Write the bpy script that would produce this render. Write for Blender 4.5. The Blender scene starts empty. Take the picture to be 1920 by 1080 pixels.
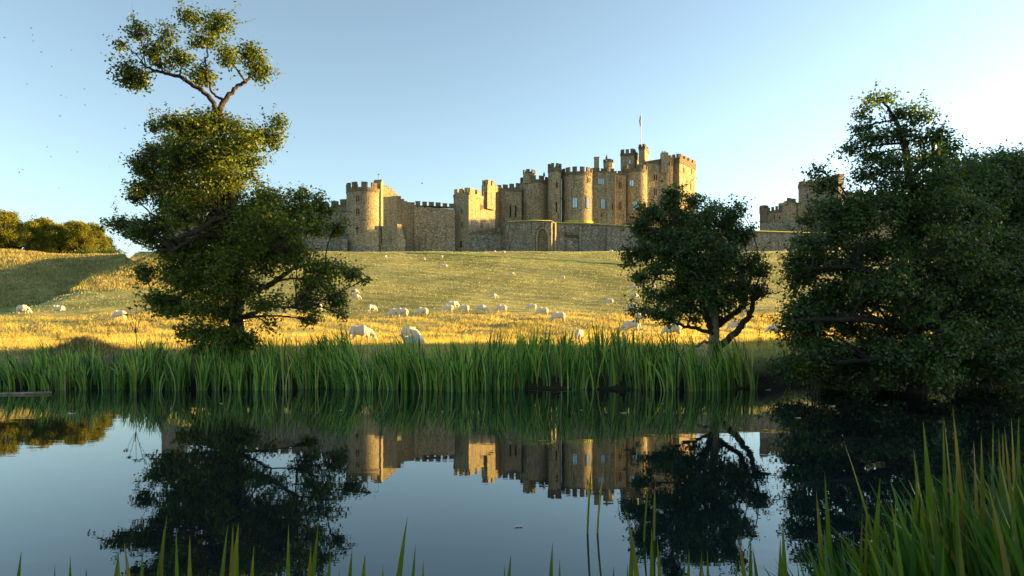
import bpy, math, random
import numpy as np
from mathutils import Vector

# ------------------------------------------------------------------ camera, sky, sun, exposure
SC = bpy.context.scene
COL = SC.collection
R = math.radians
EYE, F, PX0, PY0 = 1.7, 1280.0, 960.0, 612.0       # eye height (m), focal length and horizon in photo pixels
SUN_AZ, SUN_EL = 75.0, 9.0

cam = bpy.data.cameras.new("camera")
cam_o = bpy.data.objects.new("camera", cam)
COL.objects.link(cam_o)
cam.lens, cam.sensor_width = 24.0, 36.0
cam.shift_y = 72.0 / 1920.0
cam.clip_start, cam.clip_end = 0.05, 5000.0
cam_o.location = (0, 0, EYE)
cam_o.rotation_euler = (R(90), 0, 0)
SC.camera = cam_o

world = bpy.data.worlds.new("World")
SC.world = world
world.use_nodes = True
wn = world.node_tree.nodes
wl = world.node_tree.links
wn.clear()
sky = wn.new("ShaderNodeTexSky")
sky.sky_type = 'NISHITA'
sky.sun_disc = False
sky.sun_elevation = R(SUN_EL)
sky.sun_rotation = R(SUN_AZ)
sky.altitude = 0
sky.air_density = 1.0
sky.dust_density = 0.6
sky.ozone_density = 2.0
bg = wn.new("ShaderNodeBackground")
bg.inputs[1].default_value = 0.0500
wo = wn.new("ShaderNodeOutputWorld")
gam = wn.new("ShaderNodeGamma")
gam.inputs[1].default_value = 1.28
hsv = wn.new("ShaderNodeHueSaturation")
hsv.inputs["Saturation"].default_value = 0.70
hsv.inputs["Hue"].default_value = 0.482
wl.new(sky.outputs[0], gam.inputs[0])
wl.new(gam.outputs[0], hsv.inputs["Color"])
wl.new(hsv.outputs[0], bg.inputs[0])
wl.new(bg.outputs[0], wo.inputs[0])

SUN_DIR = Vector((math.sin(R(SUN_AZ)) * math.cos(R(SUN_EL)), math.cos(R(SUN_AZ)) * math.cos(R(SUN_EL)), math.sin(R(SUN_EL))))
sun = bpy.data.lights.new("sun", 'SUN')
sun.energy = 5.0
sun.angle = R(0.5)
sun.color = (1.0, 0.59, 0.15)
sun_o = bpy.data.objects.new("sun", sun)
COL.objects.link(sun_o)
sun_o.rotation_euler = SUN_DIR.to_track_quat('Z', 'Y').to_euler()
sun_o.location = (60, 20, 60)

SC.view_settings.view_transform = 'Standard'
SC.view_settings.look = 'None'
SC.view_settings.gamma = 1.0
SC.view_settings.use_curve_mapping = False
SC.view_settings.exposure = 2.42

SC.cycles.max_bounces = 8
SC.cycles.diffuse_bounces = 3
SC.cycles.glossy_bounces = 3
SC.cycles.transmission_bounces = 4
SC.cycles.transparent_max_bounces = 4
SC.cycles.use_denoising = True

# ------------------------------------------------------------------ small helpers
def U(px):
    return (px - PX0) / F

def Wp(px, py, Y):                                  # world point seen at photo pixel (px,py) at distance Y
    return np.array((U(px) * Y, Y, EYE + (PY0 - py) / F * Y))

def Zp(py, Y):
    return EYE + (PY0 - py) / F * Y

def az(a):
    return np.array((math.sin(R(a)), math.cos(R(a))))

ORIGIN = {}

def tag(o, label=None, cat=None, group=None, kind=None):
    if label: o["label"] = label
    if cat: o["category"] = cat
    if group: o["group"] = group
    if kind: o["kind"] = kind
    return o

def empty(name, loc, label, cat, group=None):
    o = bpy.data.objects.new(name, None)
    o.empty_display_size = 0.2
    COL.objects.link(o)
    o.location = tuple(float(v) for v in loc)
    ORIGIN[o.name] = np.array(loc, float)
    tag(o, label, cat, group)
    return o

def link(name, me, mat, parent=None, origin=None, smooth=False):
    o = bpy.data.objects.new(name, me)
    COL.objects.link(o)
    if mat is not None:
        for m in (mat if isinstance(mat, (list, tuple)) else [mat]):
            me.materials.append(m)
    if parent is not None:
        o.parent = parent
        ORIGIN[o.name] = ORIGIN[parent.name]
    elif origin is not None:
        o.location = tuple(float(v) for v in origin)
        ORIGIN[o.name] = np.array(origin, float)
    if smooth:
        me.polygons.foreach_set("use_smooth", [True] * len(me.polygons))
    return o

def np_mesh(name, V, FA, width, midx=None):
    """V (N,3) float, FA (M*width) int: fast mesh of same-size faces"""
    me = bpy.data.meshes.new(name)
    nf = len(FA) // width
    me.vertices.add(len(V))
    me.vertices.foreach_set("co", np.ascontiguousarray(V, np.float32).ravel())
    me.loops.add(len(FA))
    me.loops.foreach_set("vertex_index", np.ascontiguousarray(FA, np.int32))
    me.polygons.add(nf)
    me.polygons.foreach_set("loop_start", np.arange(0, nf * width, width, dtype=np.int32))
    if midx is not None:
        me.polygons.foreach_set("material_index", np.ascontiguousarray(midx, np.int32))
    me.update(calc_edges=True)
    return me

class MB:
    def __init__(self):
        self.v, self.f = [], []
    def add(self, vs, fs):
        b = len(self.v)
        self.v += [tuple(float(c) for c in p) for p in vs]
        self.f += [tuple(i + b for i in q) for q in fs]
        return self
    def hexa(self, b4, t4):                          # bottom and top quads, both counter-clockwise from above
        return self.add(list(b4) + list(t4), [(3, 2, 1, 0), (4, 5, 6, 7), (0, 1, 5, 4), (1, 2, 6, 5), (2, 3, 7, 6), (3, 0, 4, 7)])
    def obox(self, c, t, n, lt, ln, z0, z1):         # box round c, along t (len lt), along n (len ln)
        c, t, n = np.array(c[:2]), np.array(t), np.array(n)
        q = [c - t * lt / 2 + n * ln / 2, c + t * lt / 2 + n * ln / 2, c + t * lt / 2 - n * ln / 2, c - t * lt / 2 - n * ln / 2]
        return self.hexa([(*p, z0) for p in q], [(*p, z1) for p in q])
    def prism(self, pts, z0, z1):                    # pts counter-clockwise from above; z1 number or list
        n = len(pts)
        zt = z1 if hasattr(z1, '__len__') else [z1] * n
        vs = [(p[0], p[1], z0) for p in pts] + [(p[0], p[1], z) for p, z in zip(pts, zt)]
        fs = [tuple(range(n - 1, -1, -1)), tuple(range(n, 2 * n))] + [(i, (i + 1) % n, n + (i + 1) % n, n + i) for i in range(n)]
        return self.add(vs, fs)
    def wall(self, P0, P1, zb, z0, z1, th, off=0.0):  # wall seen left to right; th thick behind the face, face set off metres proud
        P0, P1 = np.array(P0[:2]), np.array(P1[:2])
        d = P1 - P0; d = d / np.linalg.norm(d); n = np.array((d[1], -d[0]))
        a, b = P0 + n * off, P1 + n * off
        c, e = P1 - n * th, P0 - n * th
        return self.hexa([(*a, zb), (*b, zb), (*c, zb), (*e, zb)], [(*a, z0), (*b, z1), (*c, z1), (*e, z0)])
    def arc(self, c, r0, r1, a0, a1, z0, z1, seg=4):  # curved block, angles in math convention
        vs, fs = [], []
        for i in range(seg + 1):
            a = a0 + (a1 - a0) * i / seg
            for r, z in ((r0, z0), (r1, z0), (r1, z1), (r0, z1)):
                vs.append((c[0] + r * math.cos(a), c[1] + r * math.sin(a), z))
        for i in range(seg):
            p, q = 4 * i, 4 * i + 4
            fs += [(p + 0, q + 0, q + 1, p + 1), (p + 1, q + 1, q + 2, p + 2), (p + 2, q + 2, q + 3, p + 3), (p + 3, q + 3, q + 0, p + 0)]
        if abs(a1 - a0) < 2 * math.pi - 1e-4:
            fs += [(0, 1, 2, 3), (4 * seg + 3, 4 * seg + 2, 4 * seg + 1, 4 * seg)]
        return self.add(vs, fs)
    def cyl(self, c, r, z0, z1, seg=48, r1=None):
        r1 = r if r1 is None else r1
        vs = [(c[0] + r * math.cos(2 * math.pi * i / seg), c[1] + r * math.sin(2 * math.pi * i / seg), z0) for i in range(seg)]
        vs += [(c[0] + r1 * math.cos(2 * math.pi * i / seg), c[1] + r1 * math.sin(2 * math.pi * i / seg), z1) for i in range(seg)]
        fs = [tuple(range(seg - 1, -1, -1)), tuple(range(seg, 2 * seg))] + [(i, (i + 1) % seg, seg + (i + 1) % seg, seg + i) for i in range(seg)]
        return self.add(vs, fs)
    def tube(self, pts, rad, sides=6):
        pts = [np.array(p, float) for p in pts]
        n = len(pts)
        vs, fs = [], []
        ref = np.array((0.31, 0.95, 0.05))
        for i, p in enumerate(pts):
            d = pts[min(i + 1, n - 1)] - pts[max(i - 1, 0)]
            d = d / (np.linalg.norm(d) + 1e-9)
            a = np.cross(d, ref); a /= (np.linalg.norm(a) + 1e-9)
            b = np.cross(d, a)
            r = rad[i] if hasattr(rad, '__len__') else rad
            for k in range(sides):
                t = 2 * math.pi * k / sides
                vs.append(p + r * (math.cos(t) * a + math.sin(t) * b))
        for i in range(n - 1):
            for k in range(sides):
                k2 = (k + 1) % sides
                fs.append((i * sides + k, i * sides + k2, (i + 1) * sides + k2, (i + 1) * sides + k))
        fs.append(tuple(range(sides - 1, -1, -1)))
        fs.append(tuple(range((n - 1) * sides, n * sides)))
        return self.add(vs, fs)
    def build(self, name, mat, parent=None, origin=None, smooth=False):
        o3 = ORIGIN[parent.name] if parent is not None else (np.array(origin, float) if origin is not None else np.zeros(3))
        me = bpy.data.meshes.new(name)
        me.from_pydata([tuple(np.array(p) - o3) for p in self.v], [], self.f)
        me.update()
        return link(name, me, mat, parent, origin, smooth)

# ------------------------------------------------------------------ materials
def mat_new(name):
    m = bpy.data.materials.new(name)
    m.use_nodes = True
    nt = m.node_tree
    nt.nodes.clear()
    out = nt.nodes.new("ShaderNodeOutputMaterial")
    return m, nt, out

def nd(nt, t, **kw):
    n = nt.nodes.new(t)
    for k, v in kw.items():
        if k.startswith("i_"):
            n.inputs[k[2:].replace("_", " ")].default_value = v
        else:
            setattr(n, k, v)
    return n

def ramp(nt, stops, fac=None, interp='LINEAR'):
    r = nt.nodes.new("ShaderNodeValToRGB")
    r.color_ramp.interpolation = interp
    el = r.color_ramp.elements
    while len(el) < len(stops):
        el.new(0.5)
    for e, (p, c) in zip(el, stops):
        e.position = p
        e.color = (*c, 1.0) if len(c) == 3 else c
    if fac is not None:
        nt.links.new(fac, r.inputs[0])
    return r

def mixc(nt, a, b, fac, mode='MIX'):
    m = nt.nodes.new("ShaderNodeMix")
    m.data_type = 'RGBA'
    m.blend_type = mode
    for s, v in ((m.inputs[6], a), (m.inputs[7], b), (m.inputs[0], fac)):
        if hasattr(v, 'is_output') or hasattr(v, 'links'):
            nt.links.new(v, s)
        elif isinstance(v, (int, float)):
            s.default_value = v
        else:
            s.default_value = (*v, 1.0)
    return m.outputs[2]

def coords(nt, scale=(1, 1, 1), kind="Object"):
    tc = nt.nodes.new("ShaderNodeTexCoord")
    mp = nt.nodes.new("ShaderNodeMapping")
    mp.inputs["Scale"].default_value = scale
    nt.links.new(tc.outputs[kind], mp.inputs[0])
    return mp.outputs[0]

def noise(nt, vec, scale, detail=4.0, rough=0.55):
    n = nd(nt, "ShaderNodeTexNoise", i_Scale=scale, i_Detail=detail, i_Roughness=rough)
    nt.links.new(vec, n.inputs["Vector"])
    return n.outputs["Fac"]

def stone(name, cols, dark=(0.035, 0.030, 0.024), bump=0.6, lichen=0.0, gain=1.3):
    cols = [(c[0] * gain * .94, c[1] * gain * 1.05, c[2] * gain * 1.14) for c in cols]
    m, nt, out = mat_new(name)
    v = coords(nt, (1, 1, 1))
    vb = coords(nt, (2.2, 2.2, 3.8))
    vo = nd(nt, "ShaderNodeTexVoronoi", i_Scale=1.0)
    nt.links.new(vb, vo.inputs["Vector"])
    sep = nt.nodes.new("ShaderNodeSeparateColor")
    nt.links.new(vo.outputs["Color"], sep.inputs[0])
    blocks = ramp(nt, [(0.0, cols[0]), (0.35, cols[1]), (0.7, cols[2]), (1.0, cols[3])], sep.outputs[0])
    big = noise(nt, v, 0.22, 5.0, 0.62)
    c = mixc(nt, blocks.outputs[0], cols[1], ramp(nt, [(0.40, (0, 0, 0)), (0.75, (0.55, 0.55, 0.55))], big).outputs[0])
    vs = coords(nt, (0.9, 0.9, 0.10))
    streak = noise(nt, vs, 1.0, 5.0, 0.65)
    c = mixc(nt, c, dark, ramp(nt, [(0.50, (0, 0, 0)), (0.78, (0.75, 0.75, 0.75))], streak).outputs[0])
    pits = noise(nt, coords(nt, (1.0, 1.0, 1.6)), 2.4, 4.0, 0.75)
    c = mixc(nt, c, dark, ramp(nt, [(0.50, (0, 0, 0)), (0.62, (0.85, 0.85, 0.85))], pits).outputs[0])
    if lichen:
        li = noise(nt, coords(nt, (1.2, 1.2, 0.6)), 0.9, 6.0, 0.7)
        c = mixc(nt, c, (0.42, 0.42, 0.38), ramp(nt, [(0.57, (0, 0, 0)), (0.68, (lichen, lichen, lichen))], li).outputs[0])
    b = nd(nt, "ShaderNodeBsdfPrincipled", i_Roughness=0.93)
    b.inputs["Specular IOR Level"].default_value = 0.15
    nt.links.new(c, b.inputs["Base Color"])
    bp = nd(nt, "ShaderNodeBump", i_Strength=bump, i_Distance=0.12)
    hsum = nt.nodes.new("ShaderNodeMath"); hsum.operation = 'ADD'
    nt.links.new(vo.outputs["Distance"], hsum.inputs[0])
    nt.links.new(noise(nt, v, 2.2, 5.0, 0.7), hsum.inputs[1])
    nt.links.new(hsum.outputs[0], bp.inputs["Height"])
    nt.links.new(bp.outputs[0], b.inputs["Normal"])
    nt.links.new(b.outputs[0], out.inputs[0])
    return m

def leafy(name, stops, trans=0.45, tcol=(1.6, 1.5, 0.6), rough=0.5, spec=0.25, clump=0.35, cvec=(1, 1, 1), ccol=(0.62, 0.70, 0.55)):
    m, nt, out = mat_new(name)
    geo = nt.nodes.new("ShaderNodeNewGeometry")
    r = ramp(nt, stops, geo.outputs["Random Per Island"])
    col = r.outputs[0]
    if clump:
        n = noise(nt, coords(nt, cvec), clump, 3.0, 0.6)
        col = mixc(nt, col, ccol, ramp(nt, [(0.42, (0, 0, 0)), (0.62, (1, 1, 1))], n).outputs[0], 'MULTIPLY')
    b = nd(nt, "ShaderNodeBsdfPrincipled", i_Roughness=rough)
    b.inputs["Specular IOR Level"].default_value = spec
    nt.links.new(col, b.inputs["Base Color"])
    t = nt.nodes.new("ShaderNodeBsdfTranslucent")
    nt.links.new(mixc(nt, col, tcol, 1.0, 'MULTIPLY'), t.inputs[0])
    mx = nt.nodes.new("ShaderNodeMixShader")
    mx.inputs[0].default_value = trans
    nt.links.new(b.outputs[0], mx.inputs[1])
    nt.links.new(t.outputs[0], mx.inputs[2])
    nt.links.new(mx.outputs[0], out.inputs[0])
    return m

def plain(name, col, rough=0.8, metal=0.0, var=0.3, scale=3.0, bump=0.0, spec=0.3):
    m, nt, out = mat_new(name)
    b = nd(nt, "ShaderNodeBsdfPrincipled", i_Roughness=rough, i_Metallic=metal)
    b.inputs["Specular IOR Level"].default_value = spec
    n = noise(nt, coords(nt), scale, 5.0, 0.65)
    lo = tuple(c * (1 - var) for c in col); hi = tuple(min(1, c * (1 + var)) for c in col)
    nt.links.new(ramp(nt, [(0.3, lo), (0.7, hi)], n).outputs[0], b.inputs["Base Color"])
    if bump:
        bp = nd(nt, "ShaderNodeBump", i_Strength=bump, i_Distance=0.05)
        nt.links.new(noise(nt, coords(nt), scale * 3, 5.0, 0.65), bp.inputs["Height"])
        nt.links.new(bp.outputs[0], b.inputs["Normal"])
    nt.links.new(b.outputs[0], out.inputs[0])
    return m

M = {}
M['stone'] = stone("castle stone", [(0.13, 0.095, 0.055), (0.30, 0.225, 0.130), (0.22, 0.155, 0.085), (0.44, 0.35, 0.225)])
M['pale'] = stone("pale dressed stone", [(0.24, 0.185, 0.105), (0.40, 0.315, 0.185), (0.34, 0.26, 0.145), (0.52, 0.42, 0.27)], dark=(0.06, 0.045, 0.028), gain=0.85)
M['grey'] = stone("grey lichened stone", [(0.08, 0.070, 0.052), (0.20, 0.17, 0.12), (0.13, 0.11, 0.08), (0.32, 0.28, 0.21)], lichen=0.75)
M['dark'] = stone("weathered parapet stone", [(0.06, 0.048, 0.030), (0.15, 0.115, 0.07), (0.10, 0.078, 0.048), (0.24, 0.185, 0.115)])
M['frame'] = plain("carved window stone", (0.26, 0.20, 0.125), 0.9, scale=2.0)
M['glass'] = plain("window glass", (0.26, 0.36, 0.40), 0.08, 0.8, 0.25, 1.5)
M['opening_shade'] = plain("painted opening shade", (0.012, 0.011, 0.010), 0.9, var=0.3)  # near-black colour stands for the shade inside slits and dark panes
M['lead'] = plain("lead pipe", (0.02, 0.02, 0.02), 0.7)
M['pole'] = plain("painted pole", (0.5, 0.48, 0.46), 0.5, var=0.1)
M['bark'] = plain("alder bark", (0.055, 0.042, 0.028), 0.9, var=0.55, scale=9.0, bump=0.9)
M['barkdark'] = plain("dark bark", (0.022, 0.018, 0.013), 0.9, var=0.5, scale=9.0, bump=0.9)  # darker bark tone for the huge right tree
M['barkpale'] = plain("pale lichened bark", (0.26, 0.22, 0.155), 0.9, var=0.5, scale=9.0, bump=0.9)
M['leaf_alder'] = leafy("alder leaf", [(0.0, (0.035, 0.064, 0.012)), (0.5, (0.080, 0.125, 0.016)), (0.85, (0.14, 0.185, 0.020)), (1.0, (0.22, 0.23, 0.022))], rough=0.45, spec=0.32)
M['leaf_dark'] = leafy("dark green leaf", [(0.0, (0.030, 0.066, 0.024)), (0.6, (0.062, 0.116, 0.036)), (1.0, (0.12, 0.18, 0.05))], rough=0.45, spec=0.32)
M['leaf_far'] = leafy("sun-toned wood leaf", [(0.0, (0.07, 0.10, 0.016)), (0.5, (0.15, 0.165, 0.02)), (1.0, (0.27, 0.25, 0.03))], clump=0.12, trans=0.5)  # leaf colour raised and yellowed to stand for sunlit crowns
M['leaf_hedge'] = leafy("hedge leaf", [(0.0, (0.012, 0.022, 0.008)), (1.0, (0.03, 0.045, 0.015))], clump=0)
M['reed'] = leafy("reed blade", [(0.0, (0.012, 0.045, 0.010)), (0.22, (0.035, 0.12, 0.024)), (0.44, (0.11, 0.27, 0.04)), (0.70, (0.26, 0.45, 0.06)), (0.91, (0.46, 0.55, 0.09)), (0.96, (0.46, 0.40, 0.17)), (1.0, (0.24, 0.16, 0.07))], rough=0.38, spec=0.5, trans=0.4, tcol=(1.5, 1.5, 0.7), clump=0.8)
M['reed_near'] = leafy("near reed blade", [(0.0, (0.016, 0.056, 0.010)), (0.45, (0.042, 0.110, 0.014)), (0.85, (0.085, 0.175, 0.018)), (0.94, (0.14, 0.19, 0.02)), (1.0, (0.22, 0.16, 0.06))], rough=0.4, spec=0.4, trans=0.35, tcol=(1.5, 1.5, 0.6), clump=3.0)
M['reed_tip'] = leafy("yellowish reed blade", [(0.0, (0.040, 0.085, 0.012)), (0.5, (0.085, 0.15, 0.018)), (0.85, (0.16, 0.22, 0.025)), (1.0, (0.22, 0.16, 0.05))], rough=0.4, spec=0.4, trans=0.45, tcol=(1.6, 1.4, 0.5), clump=3.0)
M['grass_gold'] = leafy("dry meadow blade", [(0.0, (0.44, 0.35, 0.09)), (0.5, (0.66, 0.54, 0.17)), (0.85, (0.76, 0.66, 0.28)), (1.0, (0.30, 0.31, 0.08))], trans=0.5, tcol=(1.3, 1.1, 0.6), clump=0.25)
M['grass_hill'] = leafy("hill grass blade", [(0.0, (0.15, 0.23, 0.12)), (0.4, (0.33, 0.40, 0.23)), (0.72, (0.52, 0.55, 0.37)), (0.88, (0.64, 0.60, 0.43)), (1.0, (0.07, 0.11, 0.04))], trans=0.4, tcol=(1.2, 1.1, 0.7), clump=0.16, cvec=(.28, 1.5, 1), ccol=(.52, .70, .50))
M['grass_rough'] = leafy("rough bank blade", [(0.0, (0.14, 0.15, 0.05)), (0.5, (0.30, 0.26, 0.11)), (1.0, (0.44, 0.37, 0.18))], trans=0.3, clump=0.15)
M['wool'] = plain("sheep wool", (0.62, 0.56, 0.46), 0.95, var=0.14, scale=7.0, bump=0.5, spec=0.1)
M['straw'] = leafy("dry straw", [(0.0, (0.10, 0.08, 0.035)), (1.0, (0.30, 0.23, 0.10))], trans=0.3, clump=0)
M['feather'] = plain("floating bits", (0.55, 0.48, 0.38), 0.8, var=0.2, scale=20)
M['insect'] = plain("insect body", (0.03, 0.03, 0.035), 0.7)

def flag_mat():
    m, nt, out = mat_new("red banded flag cloth")
    v = coords(nt)
    w = nd(nt, "ShaderNodeTexWave", i_Scale=0.55, i_Distortion=2.0)
    w.bands_direction = 'Z'
    nt.links.new(v, w.inputs["Vector"])
    r = ramp(nt, [(0.0, (0.30, 0.03, 0.025)), (0.62, (0.30, 0.03, 0.025)), (0.72, (0.34, 0.30, 0.27)), (0.84, (0.04, 0.05, 0.14))], w.outputs["Fac"], 'CONSTANT')
    b = nd(nt, "ShaderNodeBsdfPrincipled", i_Roughness=0.85)
    nt.links.new(r.outputs[0], b.inputs["Base Color"])
    nt.links.new(b.outputs[0], out.inputs[0])
    return m
M['flag'] = flag_mat()

def ground_mat():
    m, nt, out = mat_new("pasture ground")
    v = coords(nt, (1, 1, 1))
    tc = nt.nodes.new("ShaderNodeTexCoord")
    sp = nt.nodes.new("ShaderNodeSeparateXYZ")
    nt.links.new(tc.outputs["Object"], sp.inputs[0])
    n1 = noise(nt, coords(nt, (1, 0.35, 1)), 0.09, 6.0, 0.6)
    n2 = noise(nt, coords(nt, (0.6, 1, 1)), 0.9, 6.0, 0.7)
    n3 = noise(nt, v, 6.0, 4.0, 0.7)
    hill = ramp(nt, [(0.28, (0.12, 0.15, 0.045)), (0.45, (0.27, 0.27, 0.09)), (0.6, (0.42, 0.38, 0.15)), (0.8, (0.50, 0.43, 0.18))], n2).outputs[0]
    hill = mixc(nt, hill, (0.12, 0.13, 0.04), ramp(nt, [(0.42, (0, 0, 0)), (0.6, (0.75, 0.75, 0.75))], n1).outputs[0])
    hill = mixc(nt, hill, (0.06, 0.06, 0.025), ramp(nt, [(0.52, (0, 0, 0)), (0.72, (0.6, 0.6, 0.6))], n3).outputs[0])
    mud = ramp(nt, [(0.3, (0.018, 0.015, 0.010)), (0.7, (0.045, 0.038, 0.022))], n2).outputs[0]
    h = nd(nt, "ShaderNodeMapRange", i_From_Min=0.25, i_From_Max=0.75)
    nt.links.new(sp.outputs[2], h.inputs[0])
    c = mixc(nt, mud, hill, h.outputs[0])
    b = nd(nt, "ShaderNodeBsdfPrincipled", i_Roughness=0.95)
    b.inputs["Specular IOR Level"].default_value = 0.1
    nt.links.new(c, b.inputs["Base Color"])
    bp = nd(nt, "ShaderNodeBump", i_Strength=0.8, i_Distance=0.25)
    nt.links.new(n2, bp.inputs["Height"])
    nt.links.new(bp.outputs[0], b.inputs["Normal"])
    nt.links.new(b.outputs[0], out.inputs[0])
    return m
M['ground'] = ground_mat()
M['track'] = plain("green mown track", (0.17, 0.26, 0.055), 0.95, var=0.4, scale=1.2, bump=0.5)
M['lawn'] = plain("terrace lawn", (0.36, 0.36, 0.06), 0.95, var=0.35, scale=0.8, bump=0.4)  # bright yellow put into the colour for sun catching the terrace grass

def water_mat():
    m, nt, out = mat_new("still river water")
    b = nd(nt, "ShaderNodeBsdfPrincipled", i_Roughness=0.0, i_IOR=1.7)
    b.inputs["Specular Tint"].default_value = (0.66, 0.97, 1.0, 1)
    b.inputs["Base Color"].default_value = (0.004, 0.010, 0.011, 1)
    n = noise(nt, coords(nt, (0.7, 1.6, 1)), 2.2, 3.0, 0.5)
    bp = nd(nt, "ShaderNodeBump", i_Strength=0.035, i_Distance=0.02)
    nt.links.new(n, bp.inputs["Height"])
    nt.links.new(bp.outputs[0], b.inputs["Normal"])
    nt.links.new(b.outputs[0], out.inputs[0])
    return m
M['water'] = water_mat()

# ------------------------------------------------------------------ terrain
def sstep(a, b, x):
    t = np.clip((x - a) / (b - a), 0, 1)
    return t * t * (3 - 2 * t)

_py = np.array([-200, 0, 1.6, 2.6, 3.4, 5, 16, 18.4, 19.2, 20.5, 24, 33, 45, 52, 60, 80, 100, 130, 160, 175, 190, 200, 225, 260, 400, 3000.])
_pz = np.array([0.9, .40, .32, .12, -.15, -.7, -.7, -.12, .40, .72, .92, .98, 1.2, 2.0, 2.9, 4.6, 7.0, 11.6, 16.8, 19.5, 22.4, 23.5, 26.3, 27.5, 28., 30.])
_ty = np.arange(-200, 1000, 0.25)
_tz = np.interp(_ty, _py, _pz)
_k = np.hanning(49); _k /= _k.sum()
_ts = np.convolve(np.pad(_tz, 24, mode='edge'), _k, mode='valid')
_tz = np.where(_ty > 30, _ts, _tz + (_ts - _tz) * sstep(22, 30, _ty))

def terr(X, Y):
    X, Y = np.asarray(X, float), np.asarray(Y, float)
    u = X / np.maximum(Y, 8.0)
    Ye = Y - 2.4 * sstep(0.36, 0.43, u) * (1 - sstep(24, 34, Y)) + 0.25 * np.sin(X * 0.55) * (np.abs(Y - 19) < 3)
    z = np.interp(Ye, _ty, _tz)
    # left spur: the hill falls away to the left, behind it a second bank
    Yc = np.interp(u, [-1.3, -1.0, -.76, -.70, -.65, -.60, -.56, -.53, -.50], [45, 47, 54, 70, 92, 126, 168, 230, 600])
    zc = np.interp(Yc, _ty, _tz)
    over = np.maximum(Y - Yc, 0)
    dip = zc - np.minimum(0.09 * over, 3.0)
    z1 = np.where(over > 0, np.where(Y > 60, dip, z), z)
    z1 = z + (z1 - z) * sstep(0, 14, over)
    h2 = np.interp(Y, [0, 96, 112, 132, 146, 158, 400], [-5, -1, 5, 13.5, 16.9, 17.6, 18.5]) + 1.2 * sstep(-.62, -.78, u)
    h2 = h2 * sstep(-.52, -.57, u) - 6 * (1 - sstep(-.52, -.57, u))
    z2 = np.where(Y > 80, np.maximum(z1, h2), z1)
    z = np.where(u < -.5, z2, z)
    z = z + (0.10 * np.sin(X * .21 + Y * .13) + 0.07 * np.sin(X * .47 - Y * .39 + 1.3) + 0.04 * np.sin(X * 1.1 + Y * .9)) * sstep(21, 36, Y)
    # knoll added out of sight behind the tall tree to shade the left bank
    z = z + 5.6 * np.exp(-(((X + 67) / 7.0) ** 2 + ((Y - 143) / 19.0) ** 2))
    # hay-grown hump on the far bank, left
    z = z + 0.45 * np.exp(-(((X + 14.2) / .8) ** 2 + ((Y - 22.6) / .7) ** 2))
    return z

def ground_at(px, py, y0=20.0, y1=260.0):           # where the eye ray through a photo pixel meets the ground
    Ys = np.arange(y0, y1, 0.1)
    zr = EYE + (PY0 - py) / F * Ys
    d = terr(U(px) * Ys, Ys) - zr
    i = np.argmax(d >= 0)
    if not (d >= 0).any():
        i = int(np.argmax(d))
    Y = Ys[i]
    return np.array((U(px) * Y, Y, float(terr(U(px) * Y, Y))))

def sinh_axis(lo, hi, c, a, n):
    t0, t1 = math.asinh((lo - c) / a), math.asinh((hi - c) / a)
    return c + a * np.sinh(np.linspace(t0, t1, n))

gx = sinh_axis(-1500, 1500, 0, 16, 400)
gy = sinh_axis(-120, 2500, 19, 9, 460)
GX, GY = np.meshgrid(gx, gy)
GZ = terr(GX, GY)
V = np.stack([GX, GY, GZ], -1).reshape(-1, 3)
nx, ny = len(gx), len(gy)
ii = (np.arange(ny - 1)[:, None] * nx + np.arange(nx - 1)[None, :]).ravel()
FA = np.stack([ii, ii + 1, ii + nx + 1, ii + nx], -1).ravel()
g = link("ground", np_mesh("ground", V, FA, 4), M['ground'], smooth=True)
tag(g, kind="structure")

wb = MB()
wb.add([(-400, -10, 0), (400, -10, 0), (400, 24, 0), (-400, 24, 0)], [(0, 1, 2, 3)])
tag(wb.build("river_water", M['water']), kind="structure")

# mown green track across the hill
pts = [(770, 474), (830, 476), (900, 479.5), (960, 483), (1040, 488), (1120, 493), (1250, 500), (1360, 507), (1500, 515)]
gp = [ground_at(*p) for p in pts]
sx = np.linspace(0, len(gp) - 1, 90)
gp = np.stack([np.interp(sx, range(len(gp)), [q[k] for q in gp]) for k in range(3)], -1)
vs, fs = [], []
for i, q in enumerate(gp):
    w = 1.5 + 0.35 * math.sin(i * .7)
    for k in range(5):
        y = q[1] - w + 2 * w * k / 4
        vs.append((q[0], y, float(terr(q[0], y)) + 0.10))
for i in range(len(gp) - 1):
    for k in range(4):
        fs.append((i * 5 + k, i * 5 + 5 + k, i * 5 + 6 + k, i * 5 + 1 + k))
tb = MB(); tb.add(vs, fs)
tag(tb.build("path", M['track'], smooth=True), kind="structure")

# ------------------------------------------------------------------ castle
def hit_u(P, d, u):                                  # point on the line P + t d seen at X/Y = u
    t = (u * P[1] - P[0]) / (d[0] - u * d[1])
    return P + t * d

def on_wall(P0, P1, px):
    P0, P1 = np.array(P0[:2], float), np.array(P1[:2], float)
    d = (P1 - P0) / np.linalg.norm(P1 - P0)
    return hit_u(P0, d, U(px)), d, np.array((d[1], -d[0]))

def on_round(c, r, px):
    u = U(px); d = np.array((u, 1.0)); c = np.array(c[:2])
    A = d @ d; B = -2 * d @ c; Cc = c @ c - r * r
    D = max(B * B - 4 * A * Cc, 0)
    P = d * ((-B - math.sqrt(D)) / (2 * A))
    n = (P - c) / np.linalg.norm(P - c)
    return P, np.array((-n[1], n[0])), n

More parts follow.
